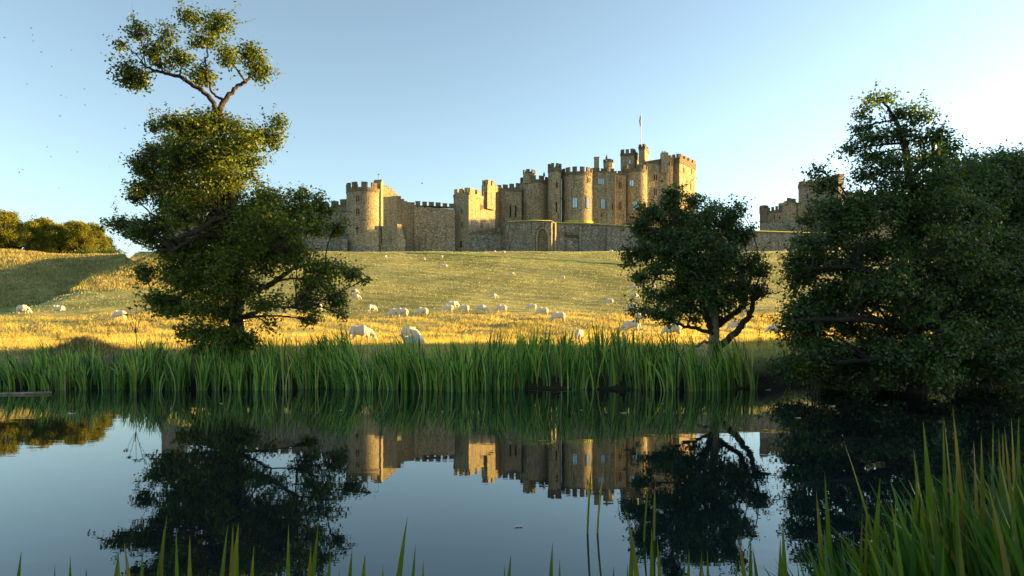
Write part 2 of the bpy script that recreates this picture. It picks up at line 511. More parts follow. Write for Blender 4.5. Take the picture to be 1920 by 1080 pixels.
def window(parent, P, t, n, py0, py1, wpx, style='twin', lit=True):
    """stone surround with sunk lights; style twin / triple / single / slit / cross / quad"""
    Y = P[1]; z1, z0 = Zp(py0, Y), Zp(py1, Y); w = wpx / F * Y
    t, n = np.array(t), np.array(n)
    if style in ('slit', 'cross'):
        b = MB(); b.obox(P + n * 0.0, t, n, max(w, .22), .12, z0, z1)
        if style == 'cross':
            zc = (z0 + z1) / 2
            b.obox(P + n * .004, t, n, 1.15, .12, zc - .16, zc + .16)
        return b.build("arrow_slit", M['opening_shade'], parent)
    fr = 0.13
    f = MB()
    f.obox(P, t, n, w + 2 * fr + .12, .36, z0 - .20, z0)                    # sill
    f.obox(P, t, n, w + 2 * fr, .24, z1, z1 + .16)                          # head
    for s in (-1, 1):
        f.obox(P + t * s * (w / 2 + fr / 2), t, n, fr, .24, z0, z1)
    k = {'twin': 2, 'triple': 3, 'single': 1, 'quad': 2}[style]
    mw = 0.24
    for i in range(1, k):
        f.obox(P + t * (-w / 2 + w * i / k), t, n, mw, .22, z0, z1)
    if style == 'quad':
        zc = (z0 + z1) / 2
        f.obox(P, t, n, w, .20, zc - .07, zc + .07)
    lw = w / k
    for i in range(k):                                                      # pointed light heads
        c = P + t * (-w / 2 + lw * (i + .5))
        hw = lw / 2
        for s in (-1, 1):
            a = c + t * s * hw + n * .10; e = c + t * s * hw * .1 + n * .10
            d = np.array((*n, 0)) * .09
            p3 = [np.array((*a, z1 - .55)), np.array((*a, z1)), np.array((*e, z1))]
            f.add([*p3, *[q - d for q in p3]], [(0, 1, 2), (5, 4, 3), (0, 3, 4, 1), (1, 4, 5, 2), (2, 5, 3, 0)])
    fo = f.build("window", M['frame'], parent)
    g = MB(); g.obox(P, t, n, w, .05, z0 + .01, z1 - .01)
    g.build("pane", M['glass'] if lit else M['opening_shade'], fo)
    return fo

def merlons(par, P0, P1, z0, z1, count, h, th=0.8, fill=0.64, start=0.0, end=1.0, off=0.0, mat='dark'):
    P0, P1 = np.array(P0[:2], float), np.array(P1[:2], float)
    L = np.linalg.norm(P1 - P0); d = (P1 - P0) / L; n = np.array((d[1], -d[0]))
    for i in range(count):
        a = start + (end - start) * (i + .5) / count
        c = P0 + d * L * a - n * (th / 2 - off)
        z = z0 + (z1 - z0) * a
        b = MB(); lw = L * (end - start) / count * fill * random.uniform(.92, 1.08)
        hh = h * random.uniform(.93, 1.05)
        b.obox(c, d, n, lw, th, z, z + hh)
        b.obox(c, d, n, lw + .12, th + .12, z + hh, z + hh + .12)
        b.build("merlon", M[mat], par)

def ring_merlons(par, c, r, z, count, h, th=0.7, fill=0.6, phase=0.0, mat='dark'):
    for i in range(count):
        a = phase + 2 * math.pi * i / count
        da = math.pi / count * fill
        b = MB(); hh = h * random.uniform(.95, 1.05)
        b.arc(c, r - th, r, a - da, a + da, z, z + hh)
        b.arc(c, r - th - .06, r + .06, a - da - .01, a + da + .01, z + hh, z + hh + .12)
        b.build("merlon", M[mat], par)

def round_tower(label, pxc, rpx, Yc, py_top, py_cren, zb, count, phase=0.0, string=(), name="round_tower", seg=56, mat='stone', band=1.2):
    r = rpx / F * Yc * 0.985
    c = np.array((U(pxc) * Yc, Yc)); Yf = Yc - r
    zt, zc = Zp(py_top, Yf), Zp(py_cren, Yf)
    root = empty(name, (c[0], c[1], zb), label, "tower")
    b = MB(); b.cyl(c, r, zb, zc - band, seg)
    for py in string:
        z = Zp(py, Yf); b.arc(c, r - .1, r + .13, 0, 2 * math.pi, z - .14, z + .14, seg)
    w = b.build("wall", M[mat], root)
    p = MB(); p.arc(c, r - .9, r + .14, 0, 2 * math.pi, zc - band, zc, seg)
    p.cyl(c, r - .9, zc - band - .2, zc - band + .1, seg)
    par = p.build("parapet", M['dark'], root)
    ring_merlons(par, c, r + .13, zc, count, zt - zc, phase=phase)
    return root, c, r

def square_tower(label, px_c, Yc, naz, px_l, px_r, py_top, py_cren, zb, nl, nr, name="square_tower", mat='stone', cat="tower", band=1.1, off=.14, pmat='dark'):
    """corner nearest the eye at px_c; right face looks along naz, left face along naz+90"""
    C = np.array((U(px_c) * Yc, Yc))
    dr = az(naz - 90); dl = az(naz + 180)
    Rr = hit_u(C, dr, U(px_r)); Ll = hit_u(C, dl, U(px_l))
    B = Ll + (Rr - C)
    zt, zc = Zp(py_top, Yc), Zp(py_cren, Yc)
    root = empty(name, (C[0], C[1], zb), label, cat)
    b = MB(); b.prism([C, Rr, B, Ll], zb, zc - band)
    b.build("wall", M[mat], root)
    p = MB(); o = off
    ur, ul = dr * o, dl * o
    q = [C - ur - ul, Rr + ur - ul, B + ur + ul, Ll + ul - ur]
    p.prism(q, zc - band, zc - .75)
    th = .8
    for a, e in ((q[0], q[1]), (q[1], q[2]), (q[2], q[3]), (q[3], q[0])):
        p.wall(a, e, zc - .75, zc, zc, th)
    par = p.build("parapet", M[pmat], root)
    h = zt - zc
    merlons(par, q[0], q[1], zc, zc, nr, h, mat=pmat); merlons(par, q[3], q[0], zc, zc, nl, h, mat=pmat)
    merlons(par, q[1], q[2], zc, zc, nl, h, mat=pmat); merlons(par, q[2], q[3], zc, zc, nr, h, mat=pmat)
    return root, C, Rr, Ll

random.seed(4)
# --- the big round corner tower on the left
zb = 22.0
root, c, r = round_tower("big round tower at the left end, half golden, with weathervane gable and cross slit", 683.5, 33.5, 206, 341.5, 350.5, zb, 11, phase=.35, string=(410,), name="round_tower", mat='pale')
for py0, py1 in ((366, 378), (390, 402)):
    P, t, n = on_round(c, r, 671); window(root, P, t, n, py0, py1, 6.5, 'quad', False)
P, t, n = on_round(c, r, 669.5); window(root, P, t, n, 418, 438, 1.5, 'cross')
P, t, n = on_round(c, r, 706); window(root, P, t, n, 346, 354, 1.2, 'cross')
pl = MB(); pl.arc(c, r - .1, r + .35, 0, 2 * math.pi, zb, Zp(462, 201), 56); pl.build("plinth", M['grey'], root)
P, t, n = on_round(c, r, 714.0)
gb = MB(); zg0, zg1, zg2 = Zp(356, 205), Zp(343, 205), Zp(337, 205)
gb.obox(P - n * .8, t, n, 1.5, 2.4, zb + 3.2, zg0)
a, e = P - n * .8 - t * .8, P - n * .8 + t * .8
gb.prism([a + n * 1.2, e + n * 1.2, e - n * 1.2, a - n * 1.2], zg0, zg1)
for s in (1,):
    ridge0 = np.array((*(P + n * .5), zg2)); ridge1 = np.array((*(P - n * 2.1), zg2))
    k = [np.array((*(a + n * 1.3), zg1)), np.array((*(e + n * 1.3), zg1)), np.array((*(e - n * 1.3), zg1)), np.array((*(a - n * 1.3), zg1))]
    gb.add([*k, ridge0, ridge1], [(0, 1, 4), (2, 3, 5), (1, 2, 5, 4), (3, 0, 4, 5), (3, 2, 1, 0)])
tur = gb.build("stair_turret", M['pale'], root)
vb = MB(); q = np.array((*(P - n * .8), zg2)); vb.tube([q - (0, 0, .3), q + (0, 0, 1.9)], .035, 5)
vb.add([q + (-.35, 0, 1.45), q + (.1, 0, 1.35), q + (.45, 0, 1.75), q + (.05, 0, 1.62), q + (-.35, .04, 1.45), q + (.1, .04, 1.35), q + (.45, .04, 1.75), q + (.05, .04, 1.62)],
       [(0, 1, 2, 3), (7, 6, 5, 4), (0, 4, 5, 1), (1, 5, 6, 2), (2, 6, 7, 3), (3, 7, 4, 0)])
vb.build("weathervane", M['lead'], tur)

# --- wall between round tower and square tower (golden stepped part, then the crenellated part)
A0 = np.array((U(714) * 209.5, 209.5)); A1 = hit_u(A0, az(45), U(745.5))
A2 = hit_u(A1, az(85), U(777)); A3 = np.array((U(853) * 215.8, 215.8))
root = empty("curtain_wall", (A2[0], A2[1], 24), "stepped curtain wall between round tower and square tower, golden beside the round tower", "castle wall")
b = MB(); zb = 21.0
steps = [(714, 729, 346.5), (729, 735, 352.5), (735, 741, 357), (741, 745.5, 363)]
steps2 = [(745.5, 751, 367.5), (751, 757, 373), (757, 763, 377), (763, 777, 379)]
for (S0, S1, st) in ((A0, A1, steps), (A1, A2, steps2)):
    d = (S1 - S0) / np.linalg.norm(S1 - S0)
    for x0, x1, py in st:
        a = hit_u(S0, d, U(x0)); e = hit_u(S0, d, U(x1)); z = Zp(py, a[1])
        b.wall(a, e, zb, z - .25, z - .25, 1.6)
        b.wall(a - d * .05, e + d * .05, z - .25, z, z, 1.7, .10)
b.build("stepped_wall", M['pale'], root)
b = MB(); za, ze = Zp(387, A2[1]), Zp(393, A3[1])
d23 = (A3 - A2) / np.linalg.norm(A3 - A2)
b.wall(A2, A3, zb, za, ze, 1.6, .5)
b.wall(A2, A3, Zp(424, 212), Zp(423, 212), Zp(423, 214), .4, .62)
w2 = b.build("wall", M['stone'], root)
pb = MB(); pb.wall(A2, A3, za, za + .35, ze + .35, .7, .55); par = pb.build("parapet", M['dark'], root)
merlons(par, A2, A3, za + .35, ze + .35, 6, 1.25, fill=.72, off=.5)
for px in (783, 797, 810, 824, 837):                 # loops in the parapet
    P, t, n = on_wall(A2, A3, px); window(root, P + n * .5, t, n, 386, 390, 1.0, 'slit')

# --- sloping buttress in front of the golden wall
root = empty("buttress", (U(730) * 203, 203, 23), "big sloping stone buttress with stepped end against the golden wall", "buttress")
b = MB()
B0 = np.array((U(716) * 203.6, 203.6)); B1 = np.array((U(744.5) * 204, 204.)); B2 = hit_u(B1, az(48), U(760))
back = az(-12) * 8.0
b.prism([B0, B1, B1 + back * 1.2, B0 + back], 21, [Zp(428, 203.6), Zp(418.5, 204), Zp(418.5, 204), Zp(428, 203.6)])
b.build("slope_block", M['pale'], root)
b = MB()
for z, k in ((Zp(447, 204), 1.0), (Zp(437, 204), .86), (Zp(429, 204), .7), (Zp(420, 204), .55)):
    e = B1 + (B2 - B1) * k
    b.prism([B1 + (.02, -.02), e, e + back * 1.05, B1 + back * 1.05 + (.02, -.02)], 21, z)
b.build("stepped_end", M['pale'], root)
b = MB(); b.wall(B0 - (.3, 0), B1, 21, Zp(458, 203), Zp(458, 203), 1.0, .35); b.build("plinth", M['stone'], root)

# --- square tower with the golden face
root, C, Rr, Ll = square_tower("square tower with golden sunlit right face, left of the main keep", 879, 215, 125, 850.5, 928, 352.5, 361, 22, 3, 4, mat='pale', off=.10, pmat='pale')
for py0, py1, st in ((383, 393, 'twin'), (415.5, 427, 'quad')):
    P, t, n = on_wall(C, Rr, 903); window(root, P, t, n, py0, py1, 5.5, st, False)
P, t, n = on_wall(C, Rr, 920.5); window(root, P, t, n, 389, 395, 1.0, 'slit')
P, t, n = on_wall(Ll, C, 866.5); window(root, P, t, n, 416, 426, 4.5, 'twin', False)
P, t, n = on_wall(Ll, C, 866); window(root, P, t, n, 392, 399, 2.0, 'slit')
P, t, n = on_wall(Ll, C, 864.5); window(root, P, t, n, 452, 464, 3.5, 'slit')
tb = MB(); T0 = np.array((U(914) * 221.5, 221.5)); Tr = hit_u(T0, az(35), U(929)); Tl = hit_u(T0, az(305), U(903)); Tb = Tl + Tr - T0
zt = Zp(346, 221.5); tb.prism([T0, Tr, Tb, Tl], 40, zt)
tur = tb.build("turret", M['pale'], root)
merlons(tur, T0, Tr, zt, zt, 2, 1.5, mat='pale'); merlons(tur, Tl, T0, zt, zt, 2, 1.5, mat='pale'); merlons(tur, Tr, Tb, zt, zt, 2, 1.5, mat='pale')
tb = MB(); T1 = np.array((U(929) * 233, 233.)); T2 = hit_u(T1, az(35), U(941)); Tl = T1 + az(305) * 1.2; tb.prism([T1, T2, T2 + az(305) * 3, Tl + az(35) * .01], 36, [Zp(347, 233), Zp(350, 236), Zp(350, 236), Zp(347, 233)])
tb.build("side_wing", M['pale'], root)

# --- left curtain wall, hedge wall, ruin behind the left tree
root = empty("curtain_wall", (U(600) * 208, 208, 22), "grey crenellated curtain wall left of the round tower, partly behind the tall tree", "castle wall")
L2 = np.array((U(652) * 206, 206.)); L1 = np.array((U(585) * 209, 209.)); L0 = np.array((U(340) * 214, 214.))
b = MB(); b.wall(L1, L2, 17, Zp(398, 209), Zp(381, 206), 1.6); b.wall(L0, L1, 14, Zp(420, 214), Zp(399, 209), 1.6)
b.build("wall", M['grey'], root)
pb = MB(); pb.wall(L1, L2, Zp(398, 209) - .3, Zp(398, 209) + .2, Zp(381, 206) + .2, .8, .12); par = pb.build("parapet", M['dark'], root)
merlons(par, L1, L2, Zp(398, 209) + .2, Zp(381, 206) + .2, 4, 1.3, fill=.72)
pb = MB(); pb.wall(L0, L1, Zp(420, 214) - .3, Zp(420, 214) + .2, Zp(399, 209) + .2, .8, .12); par = pb.build("parapet", M['dark'], root)
merlons(par, L0, L1, Zp(420, 214) + .2, Zp(399, 209) + .2, 12, 1.3, fill=.72)
square_tower("pale stone tower showing through the left side of the tall tree", 338, 211, 120, 303, 352, 350, 353, 12, 2, 2, mat='pale')
root = empty("boundary_wall", (U(620) * 201, 201, 22), "low dark stone wall with a hedge behind, left of the round tower foot", "wall")
b = MB(); b.wall(np.array((U(540) * 200, 200.)), np.array((U(643) * 200.5, 200.5)), 16, Zp(446, 200), Zp(446, 200), .7)
b.wall(np.array((U(641) * 200.2, 200.2)), np.array((U(651) * 200.4, 200.4)), 16, Zp(448, 200), Zp(448, 200), 1.6, .25)
b.build("wall", M['grey'], root)
b = MB(); b.wall(np.array((U(540) * 200, 200.)), np.array((U(642) * 200.5, 200.5)), Zp(446, 200), Zp(444.6, 200), Zp(444.6, 200), .85, .12); b.build("coping", M['pale'], root)

# --- terrace wall with the pointed niche
tw = [(879.5, 437, 215.2), (945, 424.5, 215.5), (951, 416.5, 212.5), (999, 413.5, 211.0), (1034, 414.5, 212.0), (1042.5, 418, 216.0), (1090, 419, 218.0), (1140, 421.5, 219.5), (1200, 425, 221.5), (1300, 429, 224.5), (1400, 433, 228.0), (1560, 438, 236.0)]
TP = [np.array((U(a) * Y, Y)) for a, _, Y in tw]
TZ = [Zp(p, Y) for _, p, Y in tw]
root = empty("terrace_wall", (TP[3][0], TP[3][1], 25), "long mottled terrace wall below the keep with a pointed arch niche", "castle wall")
b = MB(); cp = MB()
for i in range(len(TP) - 1):
    b.wall(TP[i], TP[i + 1], 20, TZ[i] - .35, TZ[i + 1] - .35, 1.2)
    cp.wall(TP[i], TP[i + 1], min(TZ[i], TZ[i + 1]) - .35, TZ[i], TZ[i + 1], 1.3, .16)
b.build("wall", M['grey'], root); cp.build("coping", M['dark'], root)
def pilaster(px, w, proud, i, pyt, mat='grey'):
    P, t, n = on_wall(TP[i], TP[i + 1], px)
    q = MB(); q.obox(P + n * (proud / 2 - .3), t, n, w, proud + .6, 20, Zp(pyt, P[1])); return q.build("pilaster", M[mat], root)
pilaster(1000, .9, .45, 3, 417.5); pilaster(1038, 1.2, .7, 4, 419, 'pale'); pilaster(1088, 1.0, .5, 5, 424); pilaster(1140, 1.2, .6, 7, 426); pilaster(952, .8, .4, 2, 420)
# niche: dark flush panel painting the shade of an arch, with a raised pointed surround
P, t, n = on_wall(TP[3], TP[4], 1017); Yn = P[1]; wn_ = 20 / F * Yn; zs, zap, z0 = Zp(447, Yn), Zp(429.5, Yn), 21.
def arch(w, h0, h1, k=8):
    pts = [(-w / 2, h0)]
    for i in range(k + 1):
        a = i / k; pts.append((-w / 2 * (1 - a ** 1.7), h0 + (h1 - h0) * math.sin(a * math.pi / 2)))
    for i in range(k - 1, -1, -1):
        a = i / k; pts.append((w / 2 * (1 - a ** 1.7), h0 + (h1 - h0) * math.sin(a * math.pi / 2)))
    return pts[1:]
oi, oo = arch(wn_, zs, zap), arch(wn_ + .9, zs, zap + .55)
b = MB()
vs = [np.array((*(P + t * x + n * .32), z)) for x, z in oi] + [np.array((*(P + t * x + n * .32), z)) for x, z in oo] + [np.array((*(P + t * x - n * .1), z)) for x, z in oi] + [np.array((*(P + t * x - n * .1), z)) for x, z in oo]
m_ = len(oi)
fs = []
for i in range(m_ - 1):
    fs += [(i, i + 1, m_ + i + 1, m_ + i), (2 * m_ + i, 3 * m_ + i, 3 * m_ + i + 1, 2 * m_ + i + 1), (i, 2 * m_ + i, 2 * m_ + i + 1, i + 1), (m_ + i, m_ + i + 1, 3 * m_ + i + 1, 3 * m_ + i)]
b.add(vs, fs)
for s in (-1, 1):
    b.obox(P + t * s * (wn_ / 2 + .225) + n * .11, t, n, .45, .42, z0, zs)
nic = b.build("niche", M['pale'], root)
b = MB(); pts = [(-wn_ / 2, z0)] + oi + [(wn_ / 2, z0)]
f3 = [np.array((*(P + t * x + n * .03), z)) for x, z in pts]; b3 = [np.array((*(P + t * x - n * .05), z)) for x, z in pts]; k = len(pts)
b.add(f3 + b3, [tuple(range(k)), tuple(range(2 * k - 1, k - 1, -1))] + [(i, k + i, k + (i + 1) % k, (i + 1) % k) for i in range(k)])
b.build("recess_shade", M['dark'], nic)
# hanging box with corbels, and the ladder of corbels left of the niche
P, t, n = on_wall(TP[5], TP[6], 1073); b = MB(); Y = P[1]
b.obox(P + n * .25, t, n, 25 / F * Y, .9, Zp(441, Y), Zp(436.5, Y))
for i in range(6):
    b.obox(P + t * (-1.8 + .72 * i) + n * .2, t, n, .28, .8, Zp(445, Y), Zp(441, Y))
b.build("corbelled_ledge", M['dark'], root)
P, t, n = on_wall(TP[2], TP[3], 955); b = MB(); Y = P[1]
for i in range(5):
    b.obox(P + t * (.12 * i) + n * .1, t, n, 1.7 - .25 * i, .6, Zp(440 + 4 * i, Y), Zp(437.6 + 4 * i, Y))
b.build("corbel_stack", M['pale'], root)

# terrace lawn between the wall and the keep
lawn_f = [p - np.array((0, -0.9)) for p in TP[1:]]
lb = MB()
vs, fs = [], []
for i, p in enumerate(TP):
    if i == 0: continue
    vs += [(p[0], p[1] + .5, TZ[i] + .02), (p[0], p[1] + 3.0, TZ[i] + .75), (p[0] * 1.05, p[1] + 24, TZ[i] + .8), (p[0] * 1.3, p[1] + 90, TZ[i] + .8)]
for i in range(len(TP) - 2):
    for k in range(3):
        fs.append((i * 4 + k, i * 4 + 4 + k, i * 4 + 5 + k, i * 4 + 1 + k))
lb.add(vs, fs)
tag(lb.build("terrace_lawn", M['lawn'], smooth=True), kind="structure")

# --- main keep, tower by tower
zk = 30.0
K0 = np.array((U(930) * 243, 243.)); K1 = np.array((U(978) * 246, 246.))
root = empty("keep_wall", (K0[0], K0[1], zk), "dark keep wall between the golden square tower and the first half round tower", "castle wall")
b = MB(); b.wall(K0, K1, zk, Zp(356, 243), Zp(352, 246), 3); b.build("wall", M['stone'], root)
b = MB(); b.wall(K0, K1, Zp(357, 243), Zp(354, 243), Zp(350, 246), .9, .14); par = b.build("parapet", M['dark'], root)
merlons(par, K0, K1, Zp(354, 243), Zp(350, 246), 4, 1.2)
for px, py0, py1, w in ((957, 384, 407, 3), (967, 384, 407, 3), (942, 380, 392, 2.5), (945, 406, 420, 4)):
    P, t, n = on_wall(K0, K1, px); window(root, P, t, n, py0, py1, w, 'single', False)
b = MB(); P, t, n = on_wall(K0, K1, 934); b.obox(P + n * .5, t, n, 2.2, 2.4, zk, Zp(357, 240)); b.build("pier", M['stone'], root)

b = MB()
for x0, x1, py, Y in ((927.6, 932, 366, 227.2), (932, 937, 359.5, 227.5), (937, 947, 352.5, 227.8)):
    b.wall(np.array((U(x0) * Y, Y)), np.array((U(x1) * (Y + .4), Y + .4)), zk, Zp(py, Y), Zp(py, Y), 1.5)
b.build("link_wall", M['dark'], root)
rootA, cA, rA = round_tower("half round keep tower second from the left, with a higher left turret", 1002, 26.5, 250, 329.5, 336, zk, 10, phase=.2, name="keep_tower")
b = MB(); cT = np.array((U(992) * 247, 247.)); b.cyl(cT, 11.3 / F * 247, Zp(345, 247), Zp(324.5, 245), 8); tur = b.build("turret", M['stone'], rootA)
ring_merlons(tur, cT, 11.6 / F * 247, Zp(324.5, 245), 6, 1.25, phase=.3)
for px, py0, py1, w in ((981, 356, 368, 3), (981.5, 378, 397, 3)):
    P, t, n = on_round(cA, rA, px); window(rootA, P, t, n, py0, py1, w, 'single', False)
def statue(c, z, h, parent):
    s = MB(); s.cyl(c, .26 * h, z, z + .15 * h, 8); s.cyl(c, .2 * h, z + .15 * h, z + .55 * h, 8, .24 * h)
    s.cyl(c, .24 * h, z + .55 * h, z + .74 * h, 8, .09 * h); s.cyl(c, .12 * h, z + .74 * h, z + h, 8, .08 * h)
    return s.build("statue", M['dark'], parent)
statue(np.array((U(1020) * 247, 246.6)), Zp(331, 247), 1.6, rootA)

rootB, cB, rB = round_tower("tall slim octagonal stair turret between two bigger keep towers", 1040, 12.6, 244, 306.5, 313.5, zk, 8, phase=.39, name="stair_turret", seg=8, band=1.6)
for px, py0, py1, w in ((1044, 340, 352, 3), (1043, 377, 398, 3.2), (1047, 400, 411, 2)):
    P, t, n = on_round(cB, rB * .95, px); window(rootB, P, t, n, py0, py1, w, 'single', False)
b = MB()
for px in (1029.5, 1053.5):
    P = Wp(px, 420, 243.5); b.tube([(P[0], P[1], zk), (P[0], P[1], Zp(325, 243.5))], .16, 6)
b.build("drainpipe", M['lead'], rootB)

rootC, cC, rC = round_tower("widest round keep tower in the middle with a narrow golden strip", 1082, 29.5, 247.5, 313, 321, zk, 13, phase=.12, name="keep_tower", string=(366,))
for px, py0, py1, w, st, lt in ((1078, 370, 389, 7.5, 'twin', True), (1102.5, 370, 389.5, 6.5, 'twin', True), (1104.5, 333, 342, 6, 'twin', False), (1057, 336, 348, 3, 'single', False), (1058, 374, 394, 3.5, 'single', False)):
    P, t, n = on_round(cC, rC, px); window(rootC, P, t, n, py0, py1, w, st, lt)
b = MB(); b.cyl(cC, rC + 1.3, zk, Zp(413.5, 244), 40, rC + .3); b.build("grass_skirt", M['lawn'], rootC)

D0 = np.array((U(1108) * 246.5, 246.5)); D1 = np.array((U(1153) * 247.5, 247.5))
root = empty("keep_wall", (D0[0], D0[1], zk), "flat keep wall with chimney and statue turret right of the widest round tower", "castle wall")
b = MB(); b.wall(D0, D1, zk, Zp(321, 246), Zp(322, 247), 6); b.build("wall", M['stone'], root)
b = MB(); b.wall(D0, D1, Zp(322, 246), Zp(319.5, 246), Zp(320.5, 247), .9, .14); par = b.build("parapet", M['dark'], root)
merlons(par, D0, D1, Zp(319.5, 246), Zp(320.5, 247), 5, .9)
for px, py0, py1, w, st, lt in ((1127, 334.5, 345.5, 12, 'triple', True), (1130.5, 372.5, 391, 6.5, 'twin', True), (1128.5, 398, 407, 2, 'single', False), (1148.5, 382, 393, 1.6, 'slit', False)):
    P, t, n = on_wall(D0, D1, px); window(root, P, t, n, py0, py1, w, st, lt)
b = MB(); P = np.array((U(1118.5) * 248, 248.)); b.obox(P, (1, 0), (0, -1), 8.6 / F * 248, 1.5, Zp(322, 248), Zp(296.5, 248)); b.obox(P, (1, 0), (0, -1), 9.8 / F * 248, 1.8, Zp(296.5, 248), Zp(295, 248)); b.build("chimney", M['stone'], root)
b = MB(); cT = np.array((U(1140.5) * 248.5, 248.5)); rT = 9.3 / F * 248; b.cyl(cT, rT * .9, Zp(324, 248), Zp(312, 247), 8); b.cyl(cT, rT, Zp(312, 247), Zp(304, 247), 8); tur = b.build("turret", M['stone'], root)
ring_merlons(tur, cT, rT + .05, Zp(304, 247), 4, 1.0, phase=.1); statue(np.array((U(1137.5) * 247.3, 247.3)), Zp(300, 247), 1.9, tur)
b = MB(); P = Wp(1152.5, 400, 246.9); b.tube([(P[0], P[1], zk), (P[0], P[1], Zp(326, 247))], .17, 6); b.build("drainpipe", M['lead'], root)

E0 = np.array((U(1150) * 254, 254.)); E1 = np.array((U(1174) * 255, 255.))
root = empty("keep_wall", (E0[0], E0[1], zk), "narrow recessed keep wall beside the long drainpipe", "castle wall")
b = MB(); b.wall(E0, E1, zk, Zp(327, 254), Zp(327, 255), 4); b.build("wall", M['stone'], root)
b = MB(); b.wall(E0, E1, Zp(328, 254), Zp(325, 254), Zp(325, 255), .9, .14); par = b.build("parapet", M['dark'], root)
merlons(par, E0, E1, Zp(325, 254), Zp(325, 255), 3, .8)
for py0, py1 in ((340, 353), (378, 394)):
    P, t, n = on_wall(E0, E1, 1162.5); window(root, P, t, n, py0, py1, 5, 'twin', False)

rootF, cF, rF = round_tower("round keep tower under the flag turret, golden along its right edge", 1190.5, 22.8, 259, 309, 316, zk, 11, phase=.28, name="keep_tower")
for px, py0, py1, w, st in ((1184.5, 337, 349, 7, 'twin'), (1190.5, 377.5, 394, 8, 'quad'), (1210, 378, 395, 3.5, 'single')):
    P, t, n = on_round(cF, rF, px); window(rootF, P, t, n, py0, py1, w, st, st != 'single')
b = MB(); P, t, n = on_wall(np.array((U(1138) * 252, 252.)), np.array((U(1170) * 253, 253.)), 1150)
b.wall(np.array((U(1137) * 252, 252.)), np.array((U(1172) * 253, 253.)), zk, Zp(409, 252), Zp(411, 253), 2.5); b.build("plinth", M['stone'], rootF)

rootG, C, Rr, Ll = square_tower("highest square tower behind the keep, under the flag", 1188.5, 268, 110, 1163.5, 1197, 279, 286, zk, 3, 2, name="square_tower", mat='stone')
P, t, n = on_wall(Ll, C, 1181); window(rootG, P, t, n, 299, 307, 2.4, 'single', True)
rootS, C, Rr, Ll = square_tower("flag turret, topmost block of the keep", 1209, 267.5, 112, 1197.5, 1216.5, 270.5, 274, zk, 2, 2, name="square_turret", mat='stone')
window(rootS, *on_wall(C, Rr, 1213), 288, 294, .8, 'slit')

H0 = np.array((U(1208) * 260, 260.)); H1 = np.array((U(1262) * 264, 264.))
root = empty("keep_wall", (H0[0], H0[1], zk), "dark recessed keep wall left of the right corner tower, with chimney block", "castle wall")
b = MB(); b.wall(H0, H1, zk, Zp(304, 260), Zp(295, 264), 6); b.build("wall", M['stone'], root)
b = MB(); b.wall(H0, H1, Zp(306, 260), Zp(303, 260), Zp(294, 264), .9, .16); b.build("parapet", M['dark'], root)
b = MB(); P = np.array((U(1245.5) * 262.5, 262.5)); b.obox(P, (1, 0), (0, -1), 13 / F * 262, 2.2, Zp(325, 262), Zp(286.5, 262))
for i in (-1, 0, 1):
    b.cyl(P + np.array((i * .75, 0)), .22, Zp(286.5, 262), Zp(282.5, 262), 8)
b.build("chimney", M['stone'], root)
for px, py0, py1, w in ((1229, 327, 338, 8), (1228.5, 352, 366, 6)):
    P, t, n = on_wall(H0, H1, px); window(root, P, t, n, py0, py1, w, 'twin', False)
b = MB()
for px, pt in ((1256, 300), (1246, 355)):
    P, t, n = on_wall(H0, H1, px); q = P + n * .25; b.tube([(q[0], q[1], zk), (q[0], q[1], Zp(pt, 262))], .16, 6)
b.build("drainpipe", M['lead'], root)

rootI, C, Rr, Ll = square_tower("right corner tower of the keep with golden face above the small tree", 1274, 265, 128, 1252, 1304.5, 288.5, 294.5, zk, 3, 4, name="keep_corner_tower", band=2.2)
for px, py0, py1, w, st, lt in ((1282, 314, 324, 5, 'twin', False), (1297, 316, 326, 2.5, 'single', False), (1279, 343, 353, 2.2, 'single', False), (1295, 343, 356, 4.5, 'twin', False)):
    P, t, n = on_wall(C, Rr, px); window(rootI, P, t, n, py0, py1, w, st, lt)
P, t, n = on_wall(Ll, C, 1268); window(rootI, P, t, n, 342, 350, 3.6, 'single', True)

# --- flag
root = empty("flagpole", (U(1201.5) * 270, 270, Zp(280, 270)), "white flagpole on the flag turret of the keep", "flagpole")
x = U(1201.5) * 270
b = MB(); b.tube([(x, 270, Zp(285, 270)), (x, 270, Zp(240, 270)), (x, 270, Zp(213.5, 270))], [.16, .13, .09], 8); b.build("pole", M['pole'], root)
b = MB(); b.cyl((x, 270), .16, Zp(213.5, 270), Zp(212.2, 270), 8, .05); b.build("finial", M['pole'], root)
vs, fs = [], []
zt, zl = Zp(216, 270), Zp(236.5, 270)
for i in range(13):
    s = i / 12; z = zt + (zl - zt) * s
    for k in range(9):
        a = k / 8; wd = .28 + .35 * math.sin(s * 2.6) * (1 - .3 * s)
        vs.append((x - .08 - a * wd * .9 + .05 * math.sin(s * 9), 270 - .12 + .16 * math.sin(a * 14 + s * 3), z - .25 * a * (1 - s)))
for i in range(12):
    for k in range(8):
        fs.append((i * 9 + k, i * 9 + 9 + k, i * 9 + 10 + k, i * 9 + 1 + k))
fb = MB(); fb.add(vs, fs)
o = fb.build("flag", M['flag'], origin=(x, 270, zl), smooth=True)
tag(o, "furled red flag hanging limp from the white pole above the keep", "flag")
sm = o.modifiers.new("cloth", 'SOLIDIFY'); sm.thickness = .03

